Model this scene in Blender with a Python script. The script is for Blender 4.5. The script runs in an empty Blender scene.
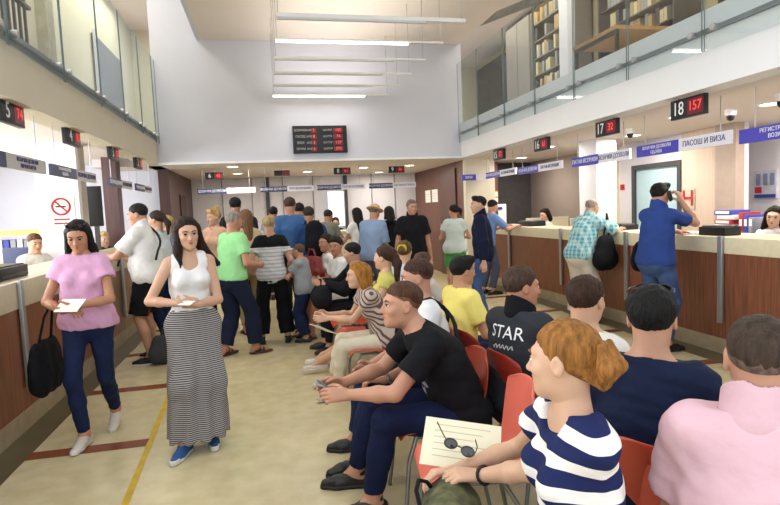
EXPO = 0.04
import bpy, bmesh, math, random
import numpy as np
from mathutils import Vector, Matrix
PI = math.pi
random.seed(4)
SC = bpy.context.scene
COL = SC.collection
# ------------------------------------------------------------------ materials
_mats = {}
def rgb(c):
    if isinstance(c, str):
        v = [int(c[i:i+2], 16)/255 for i in (0, 2, 4)]
        return tuple((x/12.92 if x <= .04045 else ((x+.055)/1.055)**2.4) for x in v)
    return c
def M(name, col, rough=.6, var=.08, nscale=8, bump=0., bscale=40, metal=0., emit=0., stretch=(1,1,1), spec=.4, col2=None, clear=0.):
    if name in _mats: return _mats[name]
    m = bpy.data.materials.new(name); m.use_nodes = True; _mats[name] = m
    N = m.node_tree.nodes; L = m.node_tree.links
    b = N['Principled BSDF']; c = rgb(col)
    b.inputs['Roughness'].default_value = rough; b.inputs['Metallic'].default_value = metal
    b.inputs['Specular IOR Level'].default_value = spec
    b.inputs['Coat Weight'].default_value = clear
    tc = N.new('ShaderNodeTexCoord'); mp = N.new('ShaderNodeMapping'); mp.inputs['Scale'].default_value = stretch
    L.new(tc.outputs['Object'], mp.inputs[0])
    nz = N.new('ShaderNodeTexNoise'); nz.inputs['Scale'].default_value = nscale; nz.inputs['Detail'].default_value = 4
    L.new(mp.outputs[0], nz.inputs['Vector'])
    mx = N.new('ShaderNodeMix'); mx.data_type = 'RGBA'
    d = rgb(col2) if col2 else tuple(x*(1-var*3) for x in c)
    mx.inputs[6].default_value = (*c, 1); mx.inputs[7].default_value = (*d, 1)
    rp = N.new('ShaderNodeMapRange'); rp.inputs[1].default_value = .3; rp.inputs[2].default_value = .7
    L.new(nz.outputs[0], rp.inputs[0]); L.new(rp.outputs[0], mx.inputs[0]); L.new(mx.outputs[2], b.inputs['Base Color'])
    if bump:
        n2 = N.new('ShaderNodeTexNoise'); n2.inputs['Scale'].default_value = bscale; n2.inputs['Detail'].default_value = 3
        L.new(mp.outputs[0], n2.inputs['Vector'])
        bp = N.new('ShaderNodeBump'); bp.inputs['Strength'].default_value = bump; bp.inputs['Distance'].default_value = .015
        L.new(n2.outputs[0], bp.inputs['Height']); L.new(bp.outputs[0], b.inputs['Normal'])
    if emit:
        b.inputs['Emission Color'].default_value = (*c, 1); b.inputs['Emission Strength'].default_value = emit
    return m
def cloth(name, col, **k):
    a = dict(rough=.85, var=.05, nscale=5, bump=.8, bscale=11, spec=.15); a.update(k)
    return M('cloth '+name, col, **a)
def stripes(name, c1, c2, period, duty=.5, rot=(0,0,0), axis='Z', warp=.0, c3=None, rough=.85):
    """woven pattern: bands of two colours along an object axis (plus a crossing set for checks)"""
    if name in _mats: return _mats[name]
    m = bpy.data.materials.new(name); m.use_nodes = True; _mats[name] = m
    N = m.node_tree.nodes; L = m.node_tree.links; b = N['Principled BSDF']; b.inputs['Roughness'].default_value = rough
    b.inputs['Specular IOR Level'].default_value = .2
    tc = N.new('ShaderNodeTexCoord'); mp = N.new('ShaderNodeMapping'); mp.inputs['Rotation'].default_value = rot
    L.new(tc.outputs['Object'], mp.inputs[0])
    sp = N.new('ShaderNodeSeparateXYZ'); 
    nz = N.new('ShaderNodeTexNoise'); nz.inputs['Scale'].default_value = 5; L.new(mp.outputs[0], nz.inputs['Vector'])
    vm = N.new('ShaderNodeVectorMath'); vm.operation = 'SCALE'; vm.inputs['Scale'].default_value = warp
    L.new(nz.outputs['Color'], vm.inputs[0]); va = N.new('ShaderNodeVectorMath'); L.new(mp.outputs[0], va.inputs[0]); L.new(vm.outputs[0], va.inputs[1])
    L.new(va.outputs[0], sp.inputs[0])
    def band(ax, per, du):
        q = N.new('ShaderNodeMath'); q.operation = 'MULTIPLY'; q.inputs[1].default_value = 1/per; L.new(sp.outputs[ax], q.inputs[0])
        f = N.new('ShaderNodeMath'); f.operation = 'FRACT'; L.new(q.outputs[0], f.inputs[0])
        g = N.new('ShaderNodeMath'); g.operation = 'LESS_THAN'; g.inputs[1].default_value = du; L.new(f.outputs[0], g.inputs[0])
        return g.outputs[0]
    mx = N.new('ShaderNodeMix'); mx.data_type = 'RGBA'; mx.inputs[6].default_value = (*rgb(c1), 1); mx.inputs[7].default_value = (*rgb(c2), 1)
    L.new(band(axis, period, duty), mx.inputs[0]); out = mx.outputs[2]
    if c3:
        for ax in 'XY':
            m2 = N.new('ShaderNodeMix'); m2.data_type = 'RGBA'; m2.inputs[7].default_value = (*rgb(c3), 1)
            L.new(out, m2.inputs[6]); mu = N.new('ShaderNodeMath'); mu.operation = 'MULTIPLY'; mu.inputs[1].default_value = .45
            L.new(band(ax, period*1.3, .4), mu.inputs[0]); L.new(mu.outputs[0], m2.inputs[0]); out = m2.outputs[2]
    L.new(out, b.inputs['Base Color'])
    n2 = N.new('ShaderNodeTexNoise'); n2.inputs['Scale'].default_value = 14; L.new(tc.outputs['Object'], n2.inputs['Vector'])
    bp = N.new('ShaderNodeBump'); bp.inputs['Strength'].default_value = .8; bp.inputs['Distance'].default_value = .015
    L.new(n2.outputs[0], bp.inputs['Height']); L.new(bp.outputs[0], b.inputs['Normal'])
    return m
def glass_mat(name, tint=(.92, .95, .955), refl=.03):
    m = bpy.data.materials.new(name); m.use_nodes = True; N = m.node_tree.nodes; L = m.node_tree.links
    N.remove(N['Principled BSDF']); o = N['Material Output']
    t = N.new('ShaderNodeBsdfTransparent'); t.inputs[0].default_value = (*tint, 1)
    g = N.new('ShaderNodeBsdfGlossy'); g.inputs['Roughness'].default_value = .03
    fr = N.new('ShaderNodeLayerWeight'); fr.inputs[0].default_value = .15; mr = N.new('ShaderNodeMapRange'); mr.inputs[3].default_value = refl; mr.inputs[4].default_value = .22
    L.new(fr.outputs['Facing'], mr.inputs[0])
    x = N.new('ShaderNodeMixShader'); L.new(mr.outputs[0], x.inputs[0]); L.new(t.outputs[0], x.inputs[1]); L.new(g.outputs[0], x.inputs[2])
    L.new(x.outputs[0], o.inputs[0]); return m
# ------------------------------------------------------------------ object helpers
def tag(o, label=None, cat=None, group=None, kind=None):
    if label: o['label'] = label
    if cat: o['category'] = cat
    if group: o['group'] = group
    if kind: o['kind'] = kind
    return o
def thing(name, label, cat, loc=(0, 0, 0), rz=0., group=None):
    o = bpy.data.objects.new(name, None); o.empty_display_size = .1; COL.objects.link(o)
    o.location = loc; o.rotation_euler = (0, 0, rz)
    return tag(o, label, cat, group)
def mesh_obj(name, verts, faces, mat, parent=None, smooth=True, mi=None):
    me = bpy.data.meshes.new(name)
    if isinstance(verts, np.ndarray) and len(faces):
        F = np.asarray(faces, np.int32); n = F.shape[1]
        me.vertices.add(len(verts)); me.vertices.foreach_set('co', np.ascontiguousarray(verts, np.float32).ravel())
        me.loops.add(F.size); me.loops.foreach_set('vertex_index', F.ravel())
        me.polygons.add(len(F)); me.polygons.foreach_set('loop_start', np.arange(0, F.size, n, dtype=np.int32))
        me.update(calc_edges=True); me.validate()
    else:
        me.from_pydata([tuple(v) for v in verts], [], [tuple(f) for f in faces])
    if not isinstance(mat, (list, tuple)): mat = [mat]
    for q in mat: me.materials.append(q)
    if smooth: me.polygons.foreach_set('use_smooth', np.ones(len(me.polygons), bool))
    if mi is not None: me.polygons.foreach_set('material_index', np.asarray(mi, np.int32))
    o = bpy.data.objects.new(name, me); COL.objects.link(o)
    if parent: o.parent = parent
    return o
class B:
    """collects boxes, tubes and quads, builds ONE mesh object"""
    def __init__(s, org=(0, 0, 0)): s.v = []; s.f = []; s.o = Vector(org); s.sm = False
    def add(s, vs, fs):
        n = len(s.v); s.v += [tuple(Vector(v)-s.o) for v in vs]; s.f += [tuple(i+n for i in f) for f in fs]; return s
    def box(s, x0, x1, y0, y1, z0, z1):
        return s.add([(x, y, z) for x in (x0, x1) for y in (y0, y1) for z in (z0, z1)],
                     [(0, 1, 3, 2), (4, 6, 7, 5), (0, 4, 5, 1), (2, 3, 7, 6), (0, 2, 6, 4), (1, 5, 7, 3)])
    def obox(s, c, size, rz=0, rx=0, ry=0):
        R = Matrix.Rotation(rz, 3, 'Z') @ Matrix.Rotation(rx, 3, 'X') @ Matrix.Rotation(ry, 3, 'Y')
        a, b, d = [q/2 for q in size]
        return s.add([Vector(c)+R @ Vector((x, y, z)) for x in (-a, a) for y in (-b, b) for z in (-d, d)],
                     [(0, 1, 3, 2), (4, 6, 7, 5), (0, 4, 5, 1), (2, 3, 7, 6), (0, 2, 6, 4), (1, 5, 7, 3)])
    def tube(s, pts, r, n=8, closed=False, cap=True):
        s.sm = True
        pts = [Vector(p) for p in pts]; rings = []; N = len(pts); vs = []; fs = []
        up = None
        for i, p in enumerate(pts):
            a = pts[(i-1) % N] if (i or closed) else p; b = pts[(i+1) % N] if (i < N-1 or closed) else p
            t = (b-a).normalized()
            if up is None: up = t.orthogonal().normalized()
            up = (up-t*up.dot(t)).normalized(); w = t.cross(up); rr = r[i] if isinstance(r, (list, tuple)) else r
            for k in range(n):
                an = 2*PI*k/n; vs.append(p+(up*math.cos(an)+w*math.sin(an))*rr)
        for i in range(N if closed else N-1):
            j = (i+1) % N
            for k in range(n): fs.append((i*n+k, i*n+(k+1) % n, j*n+(k+1) % n, j*n+k))
        if cap and not closed: fs += [tuple(range(n))[::-1], tuple((N-1)*n+k for k in range(n))]
        return s.add(vs, fs)
    def lathe(s, c, prof, n=20, axis='Z'):
        s.sm = True; vs = []; fs = []; c = Vector(c)
        for r, h in prof:
            for k in range(n):
                a = 2*PI*k/n; q = (r*math.cos(a), r*math.sin(a), h)
                q = {'Z': q, 'X': (q[2], q[0], q[1]), 'Y': (q[0], q[2], q[1])}[axis]; vs.append(c+Vector(q))
        for i in range(len(prof)-1):
            for k in range(n): fs.append((i*n+k, i*n+(k+1) % n, (i+1)*n+(k+1) % n, (i+1)*n+k))
        fs += [tuple(range(n))[::-1], tuple((len(prof)-1)*n+k for k in range(n))]
        return s.add(vs, fs)
    def make(s, name, mat, parent=None, bevel=0, smooth=None):
        o = mesh_obj(name, s.v, s.f, mat, parent, smooth=s.sm if smooth is None else smooth)
        bm = bmesh.new(); bm.from_mesh(o.data); bmesh.ops.recalc_face_normals(bm, faces=bm.faces)
        if bevel: bmesh.ops.bevel(bm, geom=bm.edges[:], offset=bevel, segments=2, affect='EDGES', profile=.6, clamp_overlap=True)
        bm.to_mesh(o.data); bm.free()
        if bevel or s.sm:
            for p in o.data.polygons: p.use_smooth = True
            md = o.modifiers.new('n', 'EDGE_SPLIT'); md.split_angle = .7
        return o
def text(s, size, loc, face, mat, parent, name='lettering', ex=.002, align='CENTER', sx=1., ry=0.):
    """flat raised letters; face = direction they face: '-Y', '+X', '-X'"""
    cu = bpy.data.curves.new('t', 'FONT'); cu.body = s; cu.size = size; cu.extrude = ex; cu.align_x = align; cu.align_y = 'CENTER'; cu.resolution_u = 3
    t = bpy.data.objects.new('t', cu); COL.objects.link(t)
    dg = bpy.context.evaluated_depsgraph_get(); me = bpy.data.meshes.new_from_object(t.evaluated_get(dg))
    bpy.data.objects.remove(t); me.name = name
    R = {'-Y': 0, '+X': PI/2, '-X': -PI/2}[face] if isinstance(face, str) else face
    Mx = Matrix.Translation(Vector(loc)) @ Matrix.Rotation(R, 4, 'Z') @ Matrix.Rotation(ry, 4, 'Y') @ Matrix.Rotation(PI/2, 4, 'X') @ Matrix.Diagonal((sx, 1, 1, 1))
    me.transform(Mx); me.materials.clear(); me.materials.append(mat)
    o = bpy.data.objects.new(name, me); COL.objects.link(o)
    if parent: o.parent = parent
    return o
def copy_tree(o, parent=None):
    c = o.copy(); COL.objects.link(c)
    if parent: c.parent = parent
    for ch in list(o.children): copy_tree(ch, c)
    return c
def struct(name, bb, mat, **k):
    return tag(bb.make(name, mat, **k), kind='structure')
# ------------------------------------------------------------------ implicit surfaces for people and soft things
f4 = np.float32
def V(*a): return np.array(a, f4)
def nrm(v): v = np.asarray(v, f4); return v/max(1e-9, float(np.linalg.norm(v)))
def smin(a, b, k):
    h = np.maximum(k-np.abs(a-b), 0)/k
    return np.minimum(a, b)-h*h*k*.25
class Shape:
    def __init__(s): s.p = []; s.cuts = []; s.lo = []; s.hi = []; s.noise = None
    def seg(s, a, b, r1, r2, k=.02, n=None, f=1., sub=False):
        a = np.asarray(a, f4); b = np.asarray(b, f4); R = max(r1, r2)+.015
        if not sub: s.lo.append(np.minimum(a, b)-R); s.hi.append(np.maximum(a, b)+R)
        s.p.append(('s', a, b, r1, r2, k, None if n is None else np.asarray(n, f4), f, sub)); return s
    def ell(s, c, r, Rm=None, k=.02, sub=False):
        c = np.asarray(c, f4); r = np.asarray(r, f4); Rm = np.eye(3, dtype=f4) if Rm is None else np.asarray(Rm, f4)
        R = float(r.max())+.015
        if not sub: s.lo.append(c-R); s.hi.append(c+R)
        s.p.append(('e', c, r, Rm, k, sub)); return s
    def add(s, o, k=.01):
        s.p.append(('o', o, k)); s.lo += o.lo; s.hi += o.hi; return s
    def cut(s, fn): s.cuts.append(fn); return s
    def plane(s, pt, n):      # removes what lies on the side n points to
        pt = np.asarray(pt, f4); n = nrm(n); s.cuts.append(lambda P: (P-pt)@n); return s
    def ev(s, P):
        d = None
        for q in s.p:
            if q[0] == 's':
                _, a, b, r1, r2, k, n, f, sub = q
                p = P-a; ab = b-a
                if n is not None:
                    p = p+((f-1)*(p@n))[:, None]*n; ab = ab+(f-1)*float(ab@n)*n
                l2 = float(ab@ab)
                if l2 < 1e-9: x = np.sqrt((p*p).sum(1))-r1
                else:
                    h = np.clip((p@ab)/l2, 0, 1); w = p-h[:, None]*ab; x = np.sqrt((w*w).sum(1))-(r1+(r2-r1)*h)
            elif q[0] == 'e':
                _, c, r, Rm, k, sub = q
                w = (P-c)@Rm.T; w1 = w/r; k0 = np.sqrt((w1*w1).sum(1))+1e-6; w2 = w1/r; k1 = np.sqrt((w2*w2).sum(1))+1e-6
                x = k0*(k0-1)/k1
            else: _, o, k = q; x = o.ev(P); sub = False
            if d is None: d = x
            elif sub: d = -smin(-d, x, k)
            else: d = smin(d, x, k)
        for c in s.cuts: d = np.maximum(d, c(P))
        if s.noise is not None: d = d+s.noise(P)
        return d
def folds(amp, wl=.1, seed=0):
    g = np.random.default_rng(seed); K = g.normal(size=(5, 3)); K = (K/np.linalg.norm(K, axis=1)[:, None]*2*PI/wl*g.uniform(.6, 1.5, (5, 1))).astype(f4); ph = g.uniform(0, 6, 5).astype(f4)
    def fn(P):
        a = P@K.T+ph; w = np.sin(a[:, 3])*1.2
        return (amp/2.2*(np.sin(a[:, 0]+w)+np.sin(a[:, 1]+np.sin(a[:, 4]))+.6*np.sin(a[:, 2]*1.7+w))).astype(f4)
    return fn
def nets(sh, h, pad=0.):
    lo = np.min(sh.lo, 0)-2*h-pad; hi = np.max(sh.hi, 0)+2*h+pad; S = 6
    nb = np.maximum(1, np.ceil((hi-lo)/(h*S)).astype(int)); n = nb*S+1
    c = np.stack(np.meshgrid(*[np.arange(k) for k in nb], indexing='ij'), -1).reshape(-1, 3)
    d = sh.ev((lo+(c+.5)*h*S).astype(f4)); act = np.abs(d) < h*S*.87*1.9+.012
    val = np.ones(n, f4)
    full = np.repeat(np.repeat(np.repeat(d.reshape(nb), S, 0), S, 1), S, 2); val[:-1, :-1, :-1] = full
    mk = np.zeros(n, bool); A = act.reshape(nb)
    AA = np.repeat(np.repeat(np.repeat(A, S, 0), S, 1), S, 2)
    for dx in (0, 1):
        for dy in (0, 1):
            for dz in (0, 1):
                mk[dx:n[0]-1+dx, dy:n[1]-1+dy, dz:n[2]-1+dz] |= AA
    idx = np.argwhere(mk); P = (lo+idx*h).astype(f4); out = np.empty(len(P), f4)
    for i in range(0, len(P), 200000): out[i:i+200000] = sh.ev(P[i:i+200000])
    val[mk] = out
    ins = val < 0; m = n-1
    acc = np.zeros((*m, 3), f4); cnt = np.zeros(m, f4); quads = []
    cid = np.full(m, -1, np.int64)
    edges = []
    for ax in range(3):
        sl0 = [slice(None)]*3; sl1 = [slice(None)]*3; sl0[ax] = slice(0, -1); sl1[ax] = slice(1, None)
        a = val[tuple(sl0)]; b = val[tuple(sl1)]; x = np.argwhere((a < 0) != (b < 0))
        u, v = [(1, 2), (2, 0), (0, 1)][ax]
        ok = (x[:, u] > 0) & (x[:, v] > 0) & (x[:, u] < m[u]) & (x[:, v] < m[v]); x = x[ok]
        av = a[tuple(x.T)]; bv = b[tuple(x.T)]; t = av/(av-bv)
        p = x.astype(f4); p[:, ax] += t
        cells = []
        for du, dv in ((-1, -1), (0, -1), (0, 0), (-1, 0)):
            q = x.copy(); q[:, u] += du; q[:, v] += dv; cells.append(q)
            np.add.at(acc, tuple(q.T), p); np.add.at(cnt, tuple(q.T), 1)
        edges.append((cells, av < 0))
    on = np.argwhere(cnt > 0); cid[tuple(on.T)] = np.arange(len(on))
    Vt = (lo+(acc[tuple(on.T)]/cnt[tuple(on.T)][:, None])*h).astype(f4)
    for cells, fl in edges:
        q = np.stack([cid[tuple(c.T)] for c in cells], 1)
        q[~fl] = q[~fl][:, ::-1]; quads.append(q)
    return Vt, np.concatenate(quads) if quads else np.zeros((0, 4), int)
def relax(v, f, n=2):
    e = np.concatenate([f[:, [0, 1]], f[:, [1, 2]], f[:, [2, 3]], f[:, [3, 0]]]); e = np.concatenate([e, e[:, ::-1]])
    for k in range(n):
        a = np.stack([np.bincount(e[:, 0], weights=v[e[:, 1], c], minlength=len(v)) for c in range(3)], 1); c = np.bincount(e[:, 0], minlength=len(v))[:, None]
        v = v+(.55 if k % 2 == 0 else -.5)*(a/np.maximum(c, 1)-v)
    return v.astype(f4)
def soft(name, sh, h, mat, parent=None):
    v, f = nets(sh, h); return mesh_obj(name, relax(v, f, 4) if len(f) else v, f, mat, parent)
def join(parts):
    vs = []; fs = []; n = 0
    for v, f in parts: vs.append(v); fs.append(f+n); n += len(v)
    return np.concatenate(vs), np.concatenate(fs)
# ------------------------------------------------------------------ people
SKIN = {}; DBG = []
def skin(tone='c98f6e'):
    if tone not in SKIN:
        v = [int(tone[i:i+2], 16) for i in (0, 2, 4)]; g_ = sum(v)/3; key = tone; tone = '%02x%02x%02x' % tuple(int(x*.80+g_*.20)-4 for x in v)
        m = M('skin '+tone, tone, rough=.5, var=.04, nscale=12, bump=.05, bscale=90, spec=.35)
        b = m.node_tree.nodes['Principled BSDF']; b.inputs['Subsurface Weight'].default_value = .12; b.inputs['Subsurface Radius'].default_value = (.02, .008, .005); b.inputs['Subsurface Scale'].default_value = .3
        SKIN[key] = m; tone = key
    return SKIN[tone]
def hairmat(c): return M('hair '+c, c, rough=.6, var=.2, nscale=30, bump=1., bscale=75, stretch=(2, 2, .3), spec=.22)
EYEW = M('eye white', 'e8e4df', rough=.25, var=0); EYED = M('eye iris', '2a1c12', rough=.2, var=0); LIPS = M('lips', 'a8524a', rough=.45, var=.03)
def rot(yaw, pitch, roll=0):
    """rows: right, forward, up of a head turned left by yaw, looking down by pitch, tilted to its right by roll (degrees)"""
    R = Matrix.Rotation(math.radians(yaw), 3, 'Z') @ Matrix.Rotation(-math.radians(pitch), 3, 'X') @ Matrix.Rotation(math.radians(roll), 3, 'Y')
    return np.array(R, f4)    # columns: right, fwd, up
def ik(a, t, l1, l2, pole):
    a = np.asarray(a, f4); t = np.asarray(t, f4); d = t-a; L = float(np.linalg.norm(d)); L2 = min(L, (l1+l2)*.998); u = d/L
    if L > L2: t = a+u*L2
    L = max(L2, abs(l1-l2)+.01); x = (l1*l1-l2*l2+L*L)/(2*L); hh = math.sqrt(max(0, l1*l1-x*x))
    p = nrm(pole); p = p-u*float(p@u); p = nrm(p)
    return a+u*x+p*hh, t
def wrot(o, p):
    """world position of a local point of an empty with only a z rotation"""
    c, s = math.cos(o.rotation_euler.z), math.sin(o.rotation_euler.z); l = o.location
    return (l[0]+c*p[0]-s*p[1], l[1]+s*p[0]+c*p[1], l[2]+p[2])
def person(label, loc, face, height=1.72, fem=False, tone='c98f6e', hv=.008, bv=.016, lean=4, side=0, twist=0,
           pelvis=None, feet=None, hands=None, poles=None, look=(0, 8, 0), hair=None, haircol='241812', fat=1., top=None, bottom=None, shoes=None,
           footdir=None, grip=(.35, .35), fd=(None, None), pn=(None, None), group=None, spine_fwd=None, extra=None, neck=None, facefine=True, kneep=None, brow=None):
    E = thing('person', label, 'person', (loc[0], loc[1], loc[2] if len(loc) > 2 else 0), math.radians(face), group)
    s = height/1.75; g = .84 if fem else 1.
    Pv = V(*(pelvis or (0, 0, .94*s)))
    l = math.radians(lean); sd = math.radians(side)
    d1 = nrm((math.sin(sd*.6), math.sin(l*.7), math.cos(l*.7))); d2 = nrm((math.sin(sd*1.2), math.sin(l*1.2), math.cos(l*1.2)))
    C = Pv+d1*.29*s; N = C+d2*.215*s
    tw = math.radians(twist); rv = V(math.cos(tw), math.sin(tw), 0); rv = nrm(rv-d2*float(rv@d2)); fv = np.cross(d2, rv); fv0 = nrm(np.cross(d1, V(1, 0, 0)))
    sw = (.142 if fem else .16)*s*(1+.35*(fat-1))
    d3 = nrm(d2*.55+V(0, .12, .6)) if neck is None else nrm(neck)
    Hc = N+d3*.144*s; Hm = rot(twist+look[0], look[1], look[2])   # columns
    hs = s*1.0 if height > 1.5 else s*1.12
    def H(x, y, z): return Hc+Hm@(V(x, y, z)*hs)
    sh = [N-d2*.062*s+rv*sw*q for q in (1, -1)]; hp = [Pv+V(q*.088*s, 0, -.02*s) for q in (1, -1)]
    if feet is None: feet = ((.10*s, .03, .09*s), (-.10*s, -.03, .09*s))
    fdv = [V(*(nrm(x))) for x in (footdir or ((.2, 1, 0), (-.2, 1, 0)))]
    if hands is None: hands = ((.26*s, .02, .86*s), (-.26*s, .02, .86*s))
    poles = poles or ((.5, -1, -.5), (-.5, -1, -.5))
    kp = kneep or ((.12, 1, .15), (-.12, 1, .15))
    el = []; wr = []; kn = []; an = []
    for i in (0, 1):
        e, w = ik(sh[i], hands[i], .295*s, .255*s, poles[i]); el.append(e); wr.append(w)
        k, a = ik(hp[i], feet[i], .43*s, .43*s, kp[i]); kn.append(k); an.append(a)
    F = fat
    def torso(S, e, k=.05, shr=.0):
        wh = .132 if fem else .128
        S.seg(hp[0]+V(0, -.012*s, .02*s), hp[1]+V(0, -.012*s, .02*s), (.088*s*F+e)*1., .088*s*F+e, k)
        if fem: S.seg(hp[0]+V(.0, -.02*s, -.0*s), hp[1]+V(0, -.02*s, -.0*s), .094*s*F+e, .094*s*F+e, k)
        w0 = (.118 if fem else .142)*s*F+e; w1 = (.132 if fem else .152)*s*(1+.7*(F-1))+e
        S.seg(Pv+d1*.04*s, Pv+d1*.15*s, wh*s*F+e, w0, k, fv0, 1.25)
        S.seg(Pv+d1*.15*s, C, w0, w1, k, fv0, 1.32)
        S.seg(C, N-d2*.115*s, w1, w1*.84, k, fv, 1.42)
        S.seg(sh[0]-rv*.035*s, sh[1]+rv*.035*s, .053*s*g+e, .053*s*g+e, .07, fv, 1.1)
        if F > 1.1: S.ell(Pv+d1*.11*s+fv0*.05*s, V(.13, .13, .12)*s*(F-.12)+e, k=.06)
        if fem:
            for q in (1, -1): S.ell(C+d2*.03*s+rv*q*.066*s+fv*.075*s, V(.055, .055, .055)*s+e, k=.035)
        else: S.ell(C+d2*.03*s+fv*.03*s, V(.12, .08, .09)*s+e, k=.04)
        for q in (0, 1): S.seg(N+d3*.025*s, sh[q]-rv*(.035*s*(1, -1)[q])+d2*.0, .036*s*g+e*.6, .042*s*g+e, .05)
        return S
    # --- body: torso, limbs
    bd = Shape(); torso(bd, -.006 if top else 0)
    bk = bottom['kind'] if bottom else ''; cl = bottom.get('len', 1.9) if bottom else 0
    th_ = .80 if bottom else 1.; kn_ = .78 if (bk == 'skirt' or cl > .95) else 1.; ca_ = .84 if (cl > 1.3) else 1.
    neckr = (.045 if fem else .055)*s
    bd.seg(N-d2*.02*s, H(0, -.025, -.05), neckr*1.12, neckr, .03)
    for i in (0, 1):
        q = (1, -1)[i]
        bd.seg(sh[i], el[i], .049*s*g*(.6+.4*F), .039*s*g, .035)
        bd.seg(el[i], el[i]+(wr[i]-el[i])*.35, .039*s*g, .041*s*g, .015); bd.seg(el[i]+(wr[i]-el[i])*.35, wr[i], .041*s*g, .026*s*g, .015)
        bd.seg(hp[i], kn[i], .084*s*F*th_, .052*s*kn_, .015); bd.seg(kn[i], kn[i]+(an[i]-kn[i])*.35-fdv[i]*.012*ca_, .05*s*kn_, .054*s*(.4+.6*F)*ca_, .015); bd.seg(kn[i]+(an[i]-kn[i])*.35-fdv[i]*.012*ca_, an[i], .053*s*ca_, .036*s, .015)
    barefoot = shoes is None or shoes.get('kind') == 'sandal'
    def footpts(i):
        f = fdv[i]; a = an[i]; dn = V(0, 0, -1) if float(f[2]) > -.2 else nrm(np.cross(f, nrm(np.cross(f, V(0, 0, 1))))) 
        if dn[2] > 0: dn = -dn
        return a-f*.045*s+dn*.055*s, a+f*.11*s+dn*.06*s, a+f*.165*s+dn*.065*s, dn
    for i in (0, 1):
        hl, ba, to, dn = footpts(i)
        bd.seg(an[i], hl, .036*s, .03*s, .02); bd.seg(an[i], ba, .036*s, .026*s*g, .03); bd.seg(ba, to, .027*s*g, .018*s, .01, None)
    parts = [nets(bd, bv)]
    # --- head
    hd = Shape(); R = Hm.T
    def he(c, r, k, sub=False): hd.ell(H(*c), V(*r)*hs, R, k*hs, sub)
    def hg(a, b, r1, r2, k, sub=False): hd.seg(H(*a), H(*b), r1*hs, r2*hs, k*hs, sub=sub)
    fw = .95 if fem else 1.
    he((0, -.014, .033), (.073, .092, .08), .01); he((0, .02, -.018), (.062*fw, .07, .088), .035)
    he((0, .028, -.062), (.05*fw, .055, .045), .03); he((0, .07, -.09), (.018, .018, .017), .03)
    hd.seg(N-d2*.02*s, H(0, -.025, -.05), neckr*1.12, neckr, .025)
    if facefine:
        for q in (1, -1):
            he((q*.038*fw, .062, -.018), (.022, .022, .022), .02)
            hg((q*.012, .084, .032), (q*.045, .07, .032), .009, .008, .018)
            he((q*.031, .1, .012), (.016, .014, .011), .014, True)
            he((q*.031, .0775, .011), (.014, .0135, .0125), .004)
            he((q*.074, -.006, 0), (.009, .018, .031), .006); he((q*.083, -.002, .002), (.006, .009, .017), .004, True)
            hg((q*.009, .094, -.027), (q*.009, .094, -.027), .0085, .0085, .008)
            hg((0, .0925, -.046), (q*.02, .083, -.05), .0055, .003, .006); hg((0, .091, -.058), (q*.018, .083, -.055), .0065, .003, .006)
        hg((0, .086, .014), (0, .107, -.023), .0075, .0105, .012)
    else:
        hg((0, .086, .014), (0, .105, -.022), .008, .011, .012)
        for q in (1, -1): he((q*.074, -.006, 0), (.009, .018, .031), .006)
    # only above mid neck
    parts.append(nets(hd, hv))
    # --- hands
    hh = min(hv, .0075)
    for i in (0, 1):
        q = (1, -1)[i]; f = nrm(fd[i]) if fd[i] is not None else nrm(wr[i]-el[i])
        p = nrm(pn[i]) if pn[i] is not None else V(-q, 0, 0.1); p = nrm(p-f*float(p@f)); th = np.cross(f, p)*q
        W = wr[i]; u = s*(.93 if fem else 1.); S = Shape(); c = grip[i]
        S.seg(el[i]+(W-el[i])*.8, W, .031*s*g, .026*s*g, .01)
        for j in range(4):
            o = (.028, .0095, -.0095, -.027)[j]; fl = (.93, 1.03, .96, .76)[j]; sp = nrm(f+th*(.10, .03, -.04, -.12)[j])
            kk = W+(f*(.088, .092, .088, .08)[j]+th*o)*u
            S.seg(W+(f*.012+th*o*.55)*u, kk, .0155*u, .0125*u, .012)
            a = 0; pt = kk
            for m_, (ln, dc, r1, r2) in enumerate(((.043, 55, .0098, .0088), (.027, 65, .0088, .008), (.021, 45, .008, .0066))):
                a += math.radians(dc)*c*(1+.08*j); nx = pt+(sp*math.cos(a)+p*math.sin(a))*ln*fl*u
                S.seg(pt, nx, r1*u, r2*u, .003); pt = nx
        b0 = W+(f*.022+th*.02+p*.008)*u; t1 = b0+nrm(f*.62+th*.68+p*.4)*.045*u; t2 = t1+nrm(f*.85+th*.3+p*(.25+.6*c))*.033*u; t3 = t2+nrm(f*.9+th*(.1-.4*c)+p*(.2+.7*c))*.026*u
        S.seg(b0, t1, .0145*u, .012*u, .01); S.seg(t1, t2, .0112*u, .0098*u, .003); S.seg(t2, t3, .0098*u, .0075*u, .003)
        parts.append(nets(S, min(hh, .0055) if hv < .0062 else hh))
    v, f = join(parts); sk = skin(tone)
    body = mesh_obj('body', v, f, sk, E)
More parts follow.
